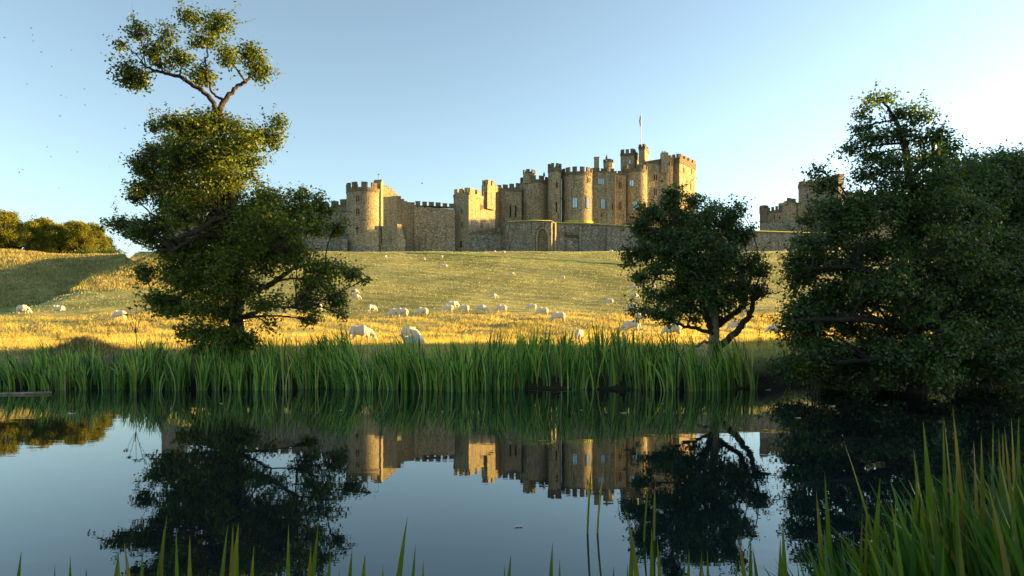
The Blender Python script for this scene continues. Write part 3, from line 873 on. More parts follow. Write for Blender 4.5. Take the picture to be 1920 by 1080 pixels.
# --- right-hand gatehouse
J = np.array((U(1424.5) * 247, 247.))
root, C, Rr, Ll = square_tower("slim end turret of the right gatehouse range", 1437, 246, 120, 1424.5, 1441, 385, 387, 28, 1, 1, name="gatehouse_turret", mat='dark', band=2.5)
N0 = np.array((U(1438) * 248, 248.)); N1 = np.array((U(1468) * 247, 247.)); N2 = np.array((U(1477) * 245, 245.)); N3 = hit_u(N2, az(60), U(1494)); N4 = np.array((U(1499) * 246.5, 246.5))
root = empty("gatehouse_range", (N1[0], N1[1], 28), "stepped gatehouse wall with a golden bay, left of the big right tower", "castle wall")
b = MB()
for a, e, p0, p1 in ((N0, N1, 397, 392), (N1, N2, 386, 384), (N2, N3, 380, 380), (N3, N4, 381, 381)):
    b.wall(a, e, 28, Zp(p0, 247), Zp(p1, 247), 4)
b.build("wall", M['stone'], root)
pb = MB()
for a, e, p0, p1 in ((N0, N1, 397, 392), (N1, N2, 386, 384), (N2, N3, 380, 380), (N3, N4, 381, 381)):
    pb.wall(a, e, Zp(p0, 247) - .3, Zp(p0, 247) + .25, Zp(p1, 247) + .25, .8, .12)
par = pb.build("parapet", M['dark'], root)
merlons(par, N0, N1, Zp(396, 247), Zp(391, 247), 4, 1.2); merlons(par, N1, N2, Zp(385, 247), Zp(383, 247), 1, 1.1); merlons(par, N2, N3, Zp(379, 247), Zp(379, 247), 2, 1.1)
for px in (1452, 1462):
    P, t, n = on_wall(N0, N1, px); window(root, P, t, n, 404, 411, 1.6, 'slit')
b = MB(); b.wall(np.array((U(1430) * 244, 244.)), np.array((U(1500) * 243, 243.)), 28, Zp(418, 244), Zp(417, 243), 3.2); b.build("plinth", M['grey'], root)
root, C, Rr, Ll = square_tower("big square gatehouse tower half hidden by the right alder", 1572, 243, 150, 1497, 1582, 326, 332, 26, 5, 1, name="gatehouse_tower", mat='grey', band=1.5)
P, t, n = on_wall(Ll, C, 1514); window(root, P, t, n, 363, 372, 2.2, 'slit')
P, t, n = on_wall(Ll, C, 1517); window(root, P, t, n, 393, 405, 4, 'slit')
root = empty("curtain_wall", (U(1640) * 250, 250, 26), "far right curtain wall glimpsed through gaps in the right alder", "castle wall")
b = MB(); Q0, Q1 = np.array((U(1582) * 249, 249.)), np.array((U(1760) * 256, 256.)); b.wall(Q0, Q1, 24, Zp(366, 249), Zp(366, 256), 2); b.build("wall", M['stone'], root)
b = MB(); b.wall(Q0, Q1, Zp(366, 249), Zp(365, 249), Zp(365, 256), .8, .1); par = b.build("parapet", M['dark'], root)
merlons(par, Q0, Q1, Zp(365, 249), Zp(365, 256), 9, 1.2)

# ------------------------------------------------------------------ foliage helpers
def leaf_mesh(name, C, L, rng, wide=.6, up=.5, out=None):
    N = len(C)
    d = rng.normal(size=(N, 3)); d[:, 2] -= .25; d /= np.linalg.norm(d, axis=1)[:, None]
    n = rng.normal(size=(N, 3)); n[:, 2] += up * 2
    if out is not None:
        n = .75 * n + 1.5 * out; d = d - n * ((d * n).sum(1) / (n * n).sum(1))[:, None] * .8; d /= np.linalg.norm(d, axis=1)[:, None]
    s = np.cross(d, n); s /= (np.linalg.norm(s, axis=1)[:, None] + 1e-9)
    L = L[:, None]
    V = np.empty((N, 4, 3))
    V[:, 0] = C - d * L * .5; V[:, 1] = C + s * L * wide * .5 + d * L * .05
    V[:, 2] = C + d * L * .5; V[:, 3] = C - s * L * wide * .5 + d * L * .05
    return np_mesh(name, V.reshape(-1, 3), np.arange(N * 4), 4)

def clump_leaves(rng, c, r3, n_leaf, tw=.16, per=26):
    """leaves gathered on twig ends spread through an ellipsoid (denser towards its skin)"""
    nt_ = max(3, int(n_leaf / per))
    v = rng.normal(size=(nt_, 3)); v /= np.linalg.norm(v, axis=1)[:, None]
    rad = rng.uniform(.12, 1.0, nt_) ** .55
    rad *= 1 + .22 * rng.normal(size=nt_) * (rng.random(nt_) < .3)
    T = c + v * rad[:, None] * r3
    k = rng.poisson(per, nt_)
    idx = np.repeat(np.arange(nt_), k)
    off = rng.normal(size=(len(idx), 3)) * tw * np.array((1, 1, .7))
    return T, T[idx] + off

def curve_pts(a, b, rng, k=5, sag=.12):
    a, b = np.array(a, float), np.array(b, float)
    L = np.linalg.norm(b - a)
    mid = (a + b) / 2 + rng.normal(size=3) * L * .07 + np.array((0, 0, L * sag))
    t = np.linspace(0, 1, k)[:, None]
    return (1 - t) ** 2 * a + 2 * t * (1 - t) * mid + t * t * b

def smooth_path(P, k=5):
    P = np.array(P, float); n = len(P)
    t = np.linspace(0, n - 1, (n - 1) * k + 1)
    out = []
    for x in t:
        i = min(int(x), n - 2); f = x - i
        p0, p1, p2, p3 = P[max(i - 1, 0)], P[i], P[i + 1], P[min(i + 2, n - 1)]
        out.append(.5 * (2 * p1 + (p2 - p0) * f + (2 * p0 - 5 * p1 + 4 * p2 - p3) * f ** 2 + (3 * p1 - p0 - 3 * p2 + p3) * f ** 3))
    return np.array(out)

def traced_tree(name, label, Y0, paths, clumps, leaf_mat, bark, seed, dens=1600, leaf=.085, depth=.75, per=26, tw=.16, bare=(), shrink=.86, shoots=1.0):
    """paths: trunk first, [(px,py,radius,dy)...]; clumps [(px,py,rx,ry[,density])] in photo pixels, given real depth round the trunk"""
    rng = np.random.default_rng(seed)
    P0 = paths[0][0]
    bx = U(P0[0]) * Y0
    root = empty(name, (bx, Y0, float(terr(bx, Y0))), label, "tree")
    skel = []
    for j, pa in enumerate(paths):
        pts = np.array([[*Wp(p[0], p[1], Y0 + p[3])] for p in pa]); rad = np.array([p[2] for p in pa])
        sp = smooth_path(pts, 5); sr = np.interp(np.linspace(0, len(pa) - 1, len(sp)), range(len(pa)), rad)
        sp[2:-1] += rng.normal(size=sp[2:-1].shape) * .02
        if j == 0:
            sr[0] *= 1.5; sr[1] *= 1.2; sp[0, 2] = min(sp[0, 2], root.location[2] - .2)
        b = MB(); b.tube(sp, list(sr), 10)
        b.build("trunk" if j == 0 else "limb", M[bark] if j not in bare else M['barkpale'], root, smooth=True)
        if j not in bare:
            skel += [(q, s) for q, s in zip(sp, sr)]
    SP = np.array([s[0] for s in skel]); SR = np.array([s[1] for s in skel])
    cl = np.array([c[:4] for c in clumps], float)
    leaves, outs, br = [], [], MB()
    trunk_top = SP[:, 2].max()
    for ci, c in enumerate(clumps):
        px, py, rx, ry = c[:4]; jj = shrink * rng.uniform(.85, 1.12); rx, ry = rx * jj, ry * jj; dn = c[4] if len(c) > 4 else 1.0
        near = np.abs(cl[:, 1] - py) < 45
        lo, hi = (cl[near, 0] - cl[near, 2]).min(), (cl[near, 0] + cl[near, 2]).max()
        hw = max((hi - lo) / 2, 12); mid = (hi + lo) / 2
        q = math.sqrt(max(.05, 1 - ((px - mid) / hw) ** 2))
        layers = 2 if (rx * ry > 700 and q > .5) else 1
        for l in range(layers):
            dy = rng.uniform(-1, 1) * hw / F * Y0 * depth * q
            if layers == 2: dy = (abs(dy) * (1 if l else -1))
            Yc = Y0 + dy
            ce = Wp(px + rng.normal() * rx * .08, py + rng.normal() * ry * .08, Yc)
            r3 = np.array((rx / F * Yc * .95, (rx + ry) * .5 / F * Yc, ry / F * Yc * 1.12)) * (1 if layers == 1 else .96)
            area = math.pi * r3[0] * r3[2]
            T, Lv = clump_leaves(rng, ce, r3, max(60, area * dens * dn / layers * 1.15 * rng.uniform(.75, 1.2)), tw, per)
            leaves.append(Lv); ov = (Lv - ce) / r3; outs.append(ov / (np.linalg.norm(ov, axis=1)[:, None] + .3))
            for q_ in range(int((2 + area * 3.5) * shoots)):                 # shoots that break the outline
                dv = rng.normal(size=3) * np.array((1, .7, .9)) + (0, 0, .25); dv /= np.linalg.norm(dv)
                s0 = ce + dv * r3 * .75; ln_ = rng.uniform(.22, .55)
                e0 = s0 + (dv + rng.normal(size=3) * .25 + (0, 0, .15)) * ln_
                leaves.append(s0 + (e0 - s0) * rng.uniform(.1, 1.05, (13, 1)) + rng.normal(size=(13, 3)) * .045); outs.append(np.repeat(dv[None], 13, 0))
                br.tube([ce + dv * r3 * .3, s0, e0], [.008, .006, .003], 4)
            dz = ce[2] - SP[:, 2]
            dist = np.linalg.norm(SP - ce, axis=1) + np.where(dz < .1, 1.2 * np.abs(dz), 0) + .0 * SR
            i = int(np.argmin(dist + rng.exponential(.45, len(dist)))); st = SP[i]
            L = np.linalg.norm(st - ce)
            r0 = min(SR[i] * .75, .016 + .016 * L)
            cp = curve_pts(st, ce, rng, 6)
            br.tube(cp, list(np.linspace(r0, .012, 6)), 5)
            for k in rng.choice(len(T), int(len(T) * .7), replace=False):
                s0 = cp[rng.integers(3, 6)]
                br.tube(curve_pts(s0, T[k], rng, 4), [.011, .009, .007, .004], 4)
    br.build("branchwork", M[bark], root, smooth=True)
    Lv = np.concatenate(leaves)
    lf = leaf_mesh("crown", Lv - ORIGIN[root.name], leaf * rng.uniform(.65, 1.25, len(Lv)), rng, out=np.concatenate(outs))
    link("crown", lf, M[leaf_mat], root)
    return root

def fill_clumps(poly, spacing, rr, seed, dens=1.0):
    """clumps scattered over the area of a traced outline"""
    rng = np.random.default_rng(seed)
    poly = np.array(poly, float)
    x0, y0 = poly.min(0); x1, y1 = poly.max(0)
    def inside(p):
        c = False; j = len(poly) - 1
        for i in range(len(poly)):
            if (poly[i, 1] > p[1]) != (poly[j, 1] > p[1]) and p[0] < (poly[j, 0] - poly[i, 0]) * (p[1] - poly[i, 1]) / (poly[j, 1] - poly[i, 1]) + poly[i, 0]:
                c = not c
            j = i
        return c
    out, tries = [], 0
    while tries < 6000:
        tries += 1
        p = rng.uniform((x0, y0), (x1, y1))
        if inside(p) and all((p[0] - q[0]) ** 2 + (1.7 * (p[1] - q[1])) ** 2 > spacing ** 2 for q in out):
            s = rng.uniform(.8, 1.2)
            out.append((p[0], p[1], rr[0] * s, rr[1] * s, dens))
    return out

# ------------------------------------------------------------------ near trees
LEFT = [(258,55,25,17),(224,80,14,12),(287,96,32,17),(247,141,34,28),(320,67,16,26),(358,30,24,18),(402,48,33,28),(387,76,36,18),(340,108,34,17),
 (380,144,36,28),(424,104,18,20),(472,104,36,27),(491,133,20,24),(262,155,18,14),(300,118,18,12),
 (410,230,48,26),(343,240,46,28),(290,237,18,14),(311,228,10,14),(506,255,28,30),(522,228,10,16),(461,259,45,32),(387,281,68,42),(328,274,40,32),(470,300,28,18),(276,315,36,26),(265,355,26,20),
 (328,322,48,30),(402,322,58,34),(358,366,54,38),(350,402,44,38),(470,330,34,8),(258,298,10,12),
 (507,373,55,32),(560,365,20,17),(594,380,20,24),(560,400,52,32),(620,396,18,10),(522,426,76,40),(590,426,34,26),(632,424,18,16),(230,422,36,18),(205,420,12,8),(271,433,46,26),
 (313,464,42,28),(271,513,20,20),(355,475,54,38),(408,430,60,48),(438,487,60,42),(503,475,66,38),(560,475,48,36),(609,502,56,24),(655,513,30,15),(682,525,7,4),(598,532,46,20),
 (628,563,25,25),(645,591,13,10),(579,566,36,24,.7),(579,601,16,12),(514,563,42,22,.45),(484,570,28,18,.6),(506,612,20,24,.5),(415,532,66,42),(351,528,52,28),(294,558,34,14),(322,576,48,18),
 (377,574,48,28),(423,582,48,26),(393,623,58,24),(430,631,52,26),(345,622,28,14),(408,650,58,14),(463,640,28,16,.8),(318,560,30,14),(390,500,50,40),(450,540,40,30,.8),(440,345,38,28),(300,345,40,28),(312,380,38,28),(425,385,52,36),(465,405,40,32),(292,292,32,22),(432,300,44,28),(372,240,40,26),(250,372,18,12),(345,300,45,30),(390,350,50,34),(470,440,50,36),(330,505,40,22),(460,460,50,30),(305,415,40,22),(372,655,36,10),(440,655,30,10)]
traced_tree("alder_tree", "tallest tree, left of the castle, with a bare forked top above its dark crown", 20.0,
  [[(438,690,.24,0),(443,640,.21,0),(444,590,.20,0),(440,520,.19,0),(438,450,.17,.05),(434,380,.14,0),(428,320,.12,0),(418,260,.09,0),(409,205,.085,0)],
   [(409,212,.08,0),(390,180,.065,-.1),(368,163,.06,-.2),(340,147,.055,-.2),(310,137,.045,-.2),(285,130,.035,-.2),(262,118,.02,-.2)],
   [(412,208,.08,0),(424,185,.07,.1),(440,167,.055,.15),(458,155,.05,.2),(468,140,.035,.2),(470,118,.02,.2)],
   [(418,200,.05,.05),(416,186,.04,.1),(402,177,.035,.15),(390,150,.03,.15),(385,110,.022,.1),(395,70,.015,0)],
   [(438,560,.12,.1),(470,545,.10,.5),(505,535,.09,.8),(525,520,.07,1.0),(560,500,.05,1.2),(610,492,.03,1.2)],
   [(440,470,.10,-.2),(400,440,.08,-.6),(360,452,.06,-.9),(320,470,.04,-1.2)],
   [(437,430,.09,-.2),(415,405,.08,-.7),(375,432,.08,-1.3),(335,446,.05,-1.5)],
   [(435,500,.08,.4),(480,480,.07,.8),(530,440,.05,1.0),(575,400,.03,1.0)],
   [(441,600,.07,-.2),(480,585,.05,-.7),(520,575,.035,-1.0),(560,580,.02,-1.2)],
   [(438,540,.08,0),(390,530,.06,-.5),(330,560,.035,-.9),(290,560,.02,-1.1)]],
  LEFT, 'leaf_alder', 'bark', 11, dens=1850, leaf=.098, per=18, tw=.12)

SMALL = [(1268,365,26,17),(1296,380,28,20),(1258,381,24,20),(1331,394,24,17),(1218,400,33,18),(1202,420,19,18),(1271,409,48,26),(1315,412,38,24),(1372,403,20,26),(1388,398,9,14),(1359,425,34,23),
 (1394,441,28,20),(1224,441,43,20),(1268,444,48,24),(1315,444,44,26),(1177,479,17,23),(1205,475,34,27),(1199,519,18,14),(1230,504,28,16),(1255,479,44,26),(1296,482,48,30),(1337,475,40,28),(1372,479,34,24),
 (1416,485,19,14),(1425,510,18,12),(1394,504,34,20),(1296,519,48,26),(1337,516,34,32),(1378,535,38,26),(1416,543,26,16),(1214,548,10,17),(1205,579,13,12),(1184,586,9,8),(1246,560,38,20),(1240,588,46,13),
 (1277,541,38,24),(1284,573,38,20),(1315,554,34,28),(1255,603,22,6),(1296,598,28,8,.7),(1359,567,34,22,.6),(1388,560,22,14,.6),(1350,598,14,9,.5),(1400,580,14,10,.4),(1330,585,20,14,.6)]
traced_tree("alder_tree", "small leaning tree at the reed edge, in front of the keep's right corner", 20.5,
  [[(1339,662,.17,0),(1339,640,.155,0),(1340,612,.14,0),(1337,560,.115,0),(1338,520,.09,0),(1339,490,.06,0),(1338,449,.02,0)],
   [(1343,655,.11,-.1),(1368,632,.10,-.3),(1391,611,.09,-.4),(1406,588,.08,-.4),(1412,564,.06,-.4),(1416,545,.04,-.4),(1424,515,.02,-.3)],
   [(1411,568,.035,-.4),(1425,556,.03,-.4),(1445,551,.022,-.4),(1468,547,.01,-.4)],
   [(1343,612,.10,.1),(1365,596,.09,.3),(1388,578,.075,.4),(1400,548,.055,.4),(1408,512,.03,.4)],
   [(1336,620,.10,0),(1326,598,.085,-.2),(1318,575,.07,-.4),(1305,540,.05,-.5),(1290,490,.03,-.5)],
   [(1336,625,.065,-.1),(1310,617,.055,-.4),(1278,609,.045,-.6),(1255,600,.03,-.7),(1215,585,.015,-.8)],
   [(1338,640,.05,-.4),(1318,643,.04,-.7),(1306,650,.03,-.9),(1296,651,.015,-1.0)],
   [(1398,596,.03,-.4),(1408,594,.03,-.45),(1413,594,.02,-.45)],
   [(1328,530,.03,-.7),(1312,522,.02,-.9),(1294,508,.01,-1.1)]],
  SMALL, 'leaf_dark', 'bark', 23, dens=2100, leaf=.098, per=20, tw=.10, bare=(0, 6, 8), shrink=.85, shoots=2.2)

RTOP = [(1660,183,36,11),(1640,190,16,10),(1617,212,20,12),(1622,238,28,12),(1693,212,46,12),(1731,222,28,18),(1595,279,20,12),(1638,260,42,13),(1693,248,48,17),(1748,260,48,20),(1780,278,28,18),(1638,293,38,12),
 (1627,330,42,15),(1682,304,48,17),(1748,298,58,25),(1693,342,52,19),(1758,342,58,26),(1535,321,22,9,.5),(1546,350,32,22,.8),(1556,390,52,26),(1617,379,55,28),(1682,379,58,28),(1748,385,58,32),(1519,413,26,12,.7),
 (1491,488,22,15),(1486,543,20,12),(1491,592,32,14),(1469,614,11,10),(1480,600,14,10)]
RLOW = [(1480+i*36, 690+ (i%3)*8, 34, 17) for i in range(13)] + [(1500+i*55, 706, 40, 9) for i in range(9)] + [(1560+i*48, 668+(i%2)*12, 42, 20) for i in range(9)]
RPOLY = [(1530,405),(1600,395),(1700,395),(1800,360),(1850,420),(1930,480),(1990,560),(2010,650),(1960,705),(1800,708),(1650,708),(1540,700),(1490,690),(1500,650),(1490,600),(1520,560),(1500,520),(1500,480)]
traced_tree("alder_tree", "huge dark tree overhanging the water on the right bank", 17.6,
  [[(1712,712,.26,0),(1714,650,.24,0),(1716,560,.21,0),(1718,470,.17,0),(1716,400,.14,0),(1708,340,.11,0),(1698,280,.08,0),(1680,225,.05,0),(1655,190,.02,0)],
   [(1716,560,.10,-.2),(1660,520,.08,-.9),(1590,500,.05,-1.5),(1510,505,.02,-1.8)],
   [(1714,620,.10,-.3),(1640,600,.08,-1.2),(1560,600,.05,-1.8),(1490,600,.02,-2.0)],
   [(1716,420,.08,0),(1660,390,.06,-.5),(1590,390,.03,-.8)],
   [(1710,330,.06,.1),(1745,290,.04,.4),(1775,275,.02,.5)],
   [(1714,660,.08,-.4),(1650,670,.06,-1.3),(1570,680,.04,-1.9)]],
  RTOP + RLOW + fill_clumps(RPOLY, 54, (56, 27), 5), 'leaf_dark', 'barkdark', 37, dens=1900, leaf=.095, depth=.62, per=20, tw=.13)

BPOLY = [(1795,330),(1835,298),(1880,292),(1935,300),(1990,330),(2040,420),(2060,540),(2040,650),(1900,660),(1800,640),(1780,520),(1775,400)]
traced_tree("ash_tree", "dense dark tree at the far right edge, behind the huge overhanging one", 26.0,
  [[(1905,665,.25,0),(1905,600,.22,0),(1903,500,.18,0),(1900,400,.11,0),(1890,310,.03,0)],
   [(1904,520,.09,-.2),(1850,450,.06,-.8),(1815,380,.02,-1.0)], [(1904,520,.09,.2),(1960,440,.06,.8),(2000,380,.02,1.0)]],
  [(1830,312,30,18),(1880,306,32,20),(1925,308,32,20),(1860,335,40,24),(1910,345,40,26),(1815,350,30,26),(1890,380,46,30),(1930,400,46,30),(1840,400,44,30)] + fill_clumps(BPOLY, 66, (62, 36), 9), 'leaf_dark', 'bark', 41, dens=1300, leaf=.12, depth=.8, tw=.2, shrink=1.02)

# trees further along the right bank (they shade the river and the reeds)
def free_tree(name, label, X, Y, H, Rr_, seed, n_clump, leaf_mat, leaf, dens, group=None, low=.22, per=20, tw=.2):
    rng = np.random.default_rng(seed)
    z0 = float(terr(X, Y))
    root = empty(name, (X, Y, z0), label, "tree", group)
    O = ORIGIN[root.name]
    b = MB(); n = 7
    tp = np.array([[rng.normal() * .012 * H * (i > 0), rng.normal() * .012 * H * (i > 0), -.3 + (H * .9 + .3) * i / (n - 1)] for i in range(n)]) + O
    tr = np.linspace(.032 * H, .004 * H, n); b.tube(tp, list(tr), 8); b.build("trunk", M['bark'], root, smooth=True)
    br = MB(); Ls = []
    for k in range(n_clump):
        h = rng.uniform(low, 1.0); a = rng.uniform(0, 2 * math.pi)
        prof = math.sin(min(1, (h - low) / (1 - low) * .82 + .22) * math.pi) ** .6
        rr = Rr_ * prof * math.sqrt(rng.uniform(.25, 1.0)) * .82
        c = O + np.array((math.cos(a) * rr, math.sin(a) * rr, h * H * .95))
        s = Rr_ * rng.uniform(.26, .42)
        T, Lv = clump_leaves(rng, c, np.array((s, s, s * .62)), s * s * 3.1 * dens, tw, per)
        Ls.append(Lv)
        i = max(1, min(n - 1, int((h * .75) * (n - 1))))
        cp = curve_pts(tp[i], c, rng, 5, .05); br.tube(cp, list(np.linspace(tr[i] * .5, .01 * H * .3, 5)), 5)
    br.build("branchwork", M['bark'], root, smooth=True)
    Lv = np.concatenate(Ls)
    link("crown", leaf_mesh("crown", Lv - O, leaf * rng.uniform(.65, 1.25, len(Lv)), rng), M[leaf_mat], root)
    return root

def copy_thing(root, loc, rz=0, sc=1.0, label=None):
    r = root.copy(); COL.objects.link(r)
    r.location = tuple(float(v) for v in loc); r.rotation_euler = (0, 0, rz); r.scale = (sc, sc, sc)
    if label: r["label"] = label
    for ch in list(root.children):
        c = ch.copy(); COL.objects.link(c); c.parent = r
        for g_ in ch.children:
            d = g_.copy(); COL.objects.link(d); d.parent = c
    return r

bt = free_tree("bank_tree", "broad tree on the right bank just outside the picture", 30.5, 31.5, 11.0, 5.2, 61, 60, 'leaf_dark', .17, 420)
for X, Y, rz, s, lb in ((42, 32, 1.2, 1.08, "second broad tree on the right bank outside the picture"), (24.5, 22.5, 2.6, .8, "low broad tree on the right bank outside the picture"), (54, 35.5, 4.0, 1.22, "broad tree furthest from the river on the right bank outside the picture"),
                       (50, 23, .5, 1.1, "tall tree by the river on the right bank outside the picture"), (60, 22, 1.7, 1.25, "taller tree downstream on the right bank outside the picture"), (71, 25, 3.1, 1.35, "tallest tree downstream on the right bank outside the picture"), (82, 27, 5.0, 1.4, "furthest tree downstream on the right bank outside the picture")):
    copy_thing(bt, (X, Y, terr(X, Y)), rz, s, lb)

# wood on the left skyline
GW = "trees of the wood on the left skyline"
protos = [free_tree("woodland_tree", "x", -300, 300, 11.0, 4.2, 70 + i, 30, 'leaf_far', .36, 80, GW, low=.12, per=10, tw=.4) for i in range(3)]
wood = [(-22, 170, 1.12, 0), (10, 172, 1.18, 1), (38, 180, 1.02, 2), (60, 164, .82, 0), (88, 178, 1.16, 1), (110, 166, .86, 2), (130, 176, 1.1, 1), (152, 166, .88, 0), (172, 178, 1.06, 2), (194, 184, .8, 1)]
wl_ = ["leftmost skyline tree, cut by the left edge of the photo", "golden skyline tree, second in from the left edge", "darker skyline tree between two golden ones near the left edge", "low golden rounded skyline tree above the dark bank",
       "tallest rounded tree in the middle of the left skyline wood", "narrow dark skyline tree right of the wood's tallest crown", "round golden skyline tree in the right half of the wood", "golden skyline tree two places left of the tall alder",
       "thin open skyline tree nearest the tall alder's left branches", "small skyline tree half behind the tall alder's left branches"]
for k, ((px, Y, s, p), lb) in enumerate(zip(wood, wl_)):
    X = U(px) * Y
    loc = (X, Y, float(terr(X, Y)) - .4)
    if k in (0, 1, 2):
        o = protos[[0, 1, 2][k]]; o.location = loc; o.scale = (s, s, s); o["label"] = lb
    else:
        copy_thing(protos[p], loc, k * 1.9, s, lb)

def bush(label, px, py, Y, rx, ry, n, leaf, mat, seed, name="bush", cat="bush"):
    rng = np.random.default_rng(seed)
    c = Wp(px, py, Y); r3 = np.array((rx / F * Y, (rx + ry) * .4 / F * Y, ry / F * Y))
    zb_ = float(terr(c[0], Y))
    root = empty(name, (c[0], Y, zb_), label, cat)
    T, Lv = clump_leaves(rng, np.array((c[0], Y, c[2])), r3, n, leaf * 1.5, 14)
    link("foliage", leaf_mesh("foliage", Lv - ORIGIN[root.name], leaf * rng.uniform(.6, 1.3, len(Lv)), rng), M[mat], root)
    st = MB()
    for k in rng.choice(len(T), min(10, len(T)), replace=False):
        st.tube(curve_pts((c[0], Y, zb_ - .1), T[k], rng, 4), [leaf * .2, leaf * .16, leaf * .12, leaf * .06], 4)
    st.build("stem", M['bark'], root)
    return root
bush("round dark bush on the left skyline at the foot of the wood", 205, 476, 160, 34, 10, 1600, .35, 'leaf_dark', 90)
bush("low dark bush right of the round one on the left skyline", 158, 478, 162, 26, 7, 1100, .35, 'leaf_dark', 91)
bush("dark clipped hedge behind the low wall by the round tower", 628, 441, 202, 15, 5, 1500, .22, 'leaf_hedge', 92, "hedge", "hedge")
bush("bright green bush at the water's edge below the huge right tree", 1520, 692, 17.0, 34, 15, 1500, .08, 'leaf_alder', 93)

# ------------------------------------------------------------------ grass, reeds
def blades_tri(name, X, Y, H, Wd, rng, lean=.35, zoff=-.02):
    N = len(X); Z = terr(X, Y) + zoff
    a = rng.uniform(0, 2 * math.pi, N); dx, dy = np.cos(a) * Wd * .5, np.sin(a) * Wd * .5
    lx, ly = rng.normal(size=N) * lean * H, rng.normal(size=N) * lean * H
    V = np.empty((N, 3, 3))
    V[:, 0] = np.stack([X - dx, Y - dy, Z], -1); V[:, 1] = np.stack([X + dx, Y + dy, Z], -1)
    V[:, 2] = np.stack([X + lx, Y + ly, Z + H], -1)
    return np_mesh(name, V.reshape(-1, 3), np.arange(N * 3), 3)

def sow(rng, n, y0, y1, power, umax=.86, umin=-.86):
    Y = y0 + (y1 - y0) * rng.random(n) ** power
    return rng.uniform(umin, umax, n) * Y, Y

rng = np.random.default_rng(100)
X, Y = sow(rng, 150000, 20.6, 58, .9)
patch = np.sin(X * .8 + Y * .5) * np.sin(X * .33 - Y * .9 + 2) + .5 * np.sin(X * 2.1 + 1.7 * Y)
keep = rng.random(len(X)) < np.clip(.62 + .35 * patch, .12, 1)
X, Y, patch = X[keep], Y[keep], patch[keep]
H = rng.uniform(.08, .26, len(X)) * (1 + .35 * np.clip(patch, -1, 1))
o = link("meadow_grass", blades_tri("meadow_grass", X, Y, H, .012 + .0011 * Y * .5, rng, .45), M['grass_gold'])
tag(o, "tall dry golden grass on the flat meadow behind the reeds", "grass", kind="stuff")

X, Y = sow(rng, 190000, 54, 232, .62)
H = rng.uniform(.05, .17, len(X)) * (1 + .3 * np.sin(X * .3) * np.sin(Y * .22 + X * .1))
o = link("hill_grass", blades_tri("hill_grass", X, Y, H, .0011 * Y, rng, .5), M['grass_hill'])
tag(o, "short grazed grass covering the castle hill", "grass", kind="stuff")
# long rough grass on the left bank and the spur's edge
X, Y = sow(rng, 60000, 98, 168, .8, -.50, -.95)
m_ = terr(X, Y) > 4.5
X, Y = X[m_], Y[m_]
o = link("rough_grass", blades_tri("rough_grass", X, Y, rng.uniform(.15, .6, len(X)), .0014 * Y, rng, .3), M['grass_rough'])
tag(o, "long rough grass on the steep bank at the left", "grass", kind="stuff")

def reed_blades(base, H, Wd, yaw, lean, bend, levels=6, hold=.35):
    """base (N,3); lean (N,2) horizontal shift of the tip per metre; bend: how late the bending sets in"""
    N = len(base); s = np.linspace(0, 1, levels)
    V = np.empty((N, levels, 2, 3))
    side = np.stack([np.cos(yaw), np.sin(yaw), np.zeros(N)], -1)
    for i, t in enumerate(s):
        w = Wd * (1.0 if t < hold else max(0.04, 1 - ((t - hold) / (1 - hold)) ** 1.5)) * .5
        k = t ** bend
        c = base.copy()
        c[:, 0] += lean[:, 0] * H * k; c[:, 1] += lean[:, 1] * H * k
        ln = np.linalg.norm(lean, axis=1)
        c[:, 2] += H * (t - .42 * np.minimum(ln, 1.4) * k * t)
        V[:, i, 0] = c - side * w[:, None]; V[:, i, 1] = c + side * w[:, None]
    idx = (np.arange(N) * levels * 2)[:, None, None] + (np.arange(levels - 1) * 2)[None, :, None] + np.array([0, 1, 3, 2])[None, None, :]
    return V.reshape(-1, 3), idx.ravel()

rng = np.random.default_rng(7)
def bank_reeds(n_tuft, per, x0, x1, hfun, seed):
    rng = np.random.default_rng(seed)
    tx = rng.uniform(x0, x1, n_tuft)
    front = 18.1 + .28 * np.sin(tx * .9) + .22 * np.sin(tx * 2.3 + 1)
    ty = front + rng.random(n_tuft) ** 1.5 * 1.6
    k = np.repeat(np.arange(n_tuft), rng.poisson(per, n_tuft))
    bx = tx[k] + rng.normal(size=len(k)) * .055; by = ty[k] + rng.normal(size=len(k)) * .045
    H = hfun(bx) * rng.uniform(.62, 1.10, len(k)) * (.9 + .25 * np.sin(tx[k] * 1.7) ** 2)
    fl = np.stack([-.10 + .14 * np.sin(tx[k] * .6 + 1) + rng.normal(size=len(k)) * .12, -.04 + rng.normal(size=len(k)) * .10], -1)
    fl[:, 0] += (bx - tx[k]) * 2.6
    lim = rng.random(len(k)) < .06; fl[lim] *= 3.0
    base = np.stack([bx, by, np.minimum(terr(bx, by), 0) - .02], -1)
    base[:, 2] = np.where(terr(bx, by) > 0, terr(bx, by) - .05, -.12)
    return reed_blades(base, H, rng.uniform(.020, .042, len(k)), rng.normal(size=len(k)) * .6, fl * .8, 2.0, 7, .5)
def hf(x):
    return np.interp(x, [-20, -10.5, -9.8, -7, -4, 0, 4, 6.4], [.72, .84, 1.02, 1.10, 1.26, 1.32, 1.28, 1.18])
Va, Fa = bank_reeds(680, 7.0, -17, 6.5, hf, 3)
o = link("reed_bed", np_mesh("reed_bed", Va, Fa, 4), M['reed'])
tag(o, "long bed of green reeds standing along the far bank", "reeds", kind="stuff")

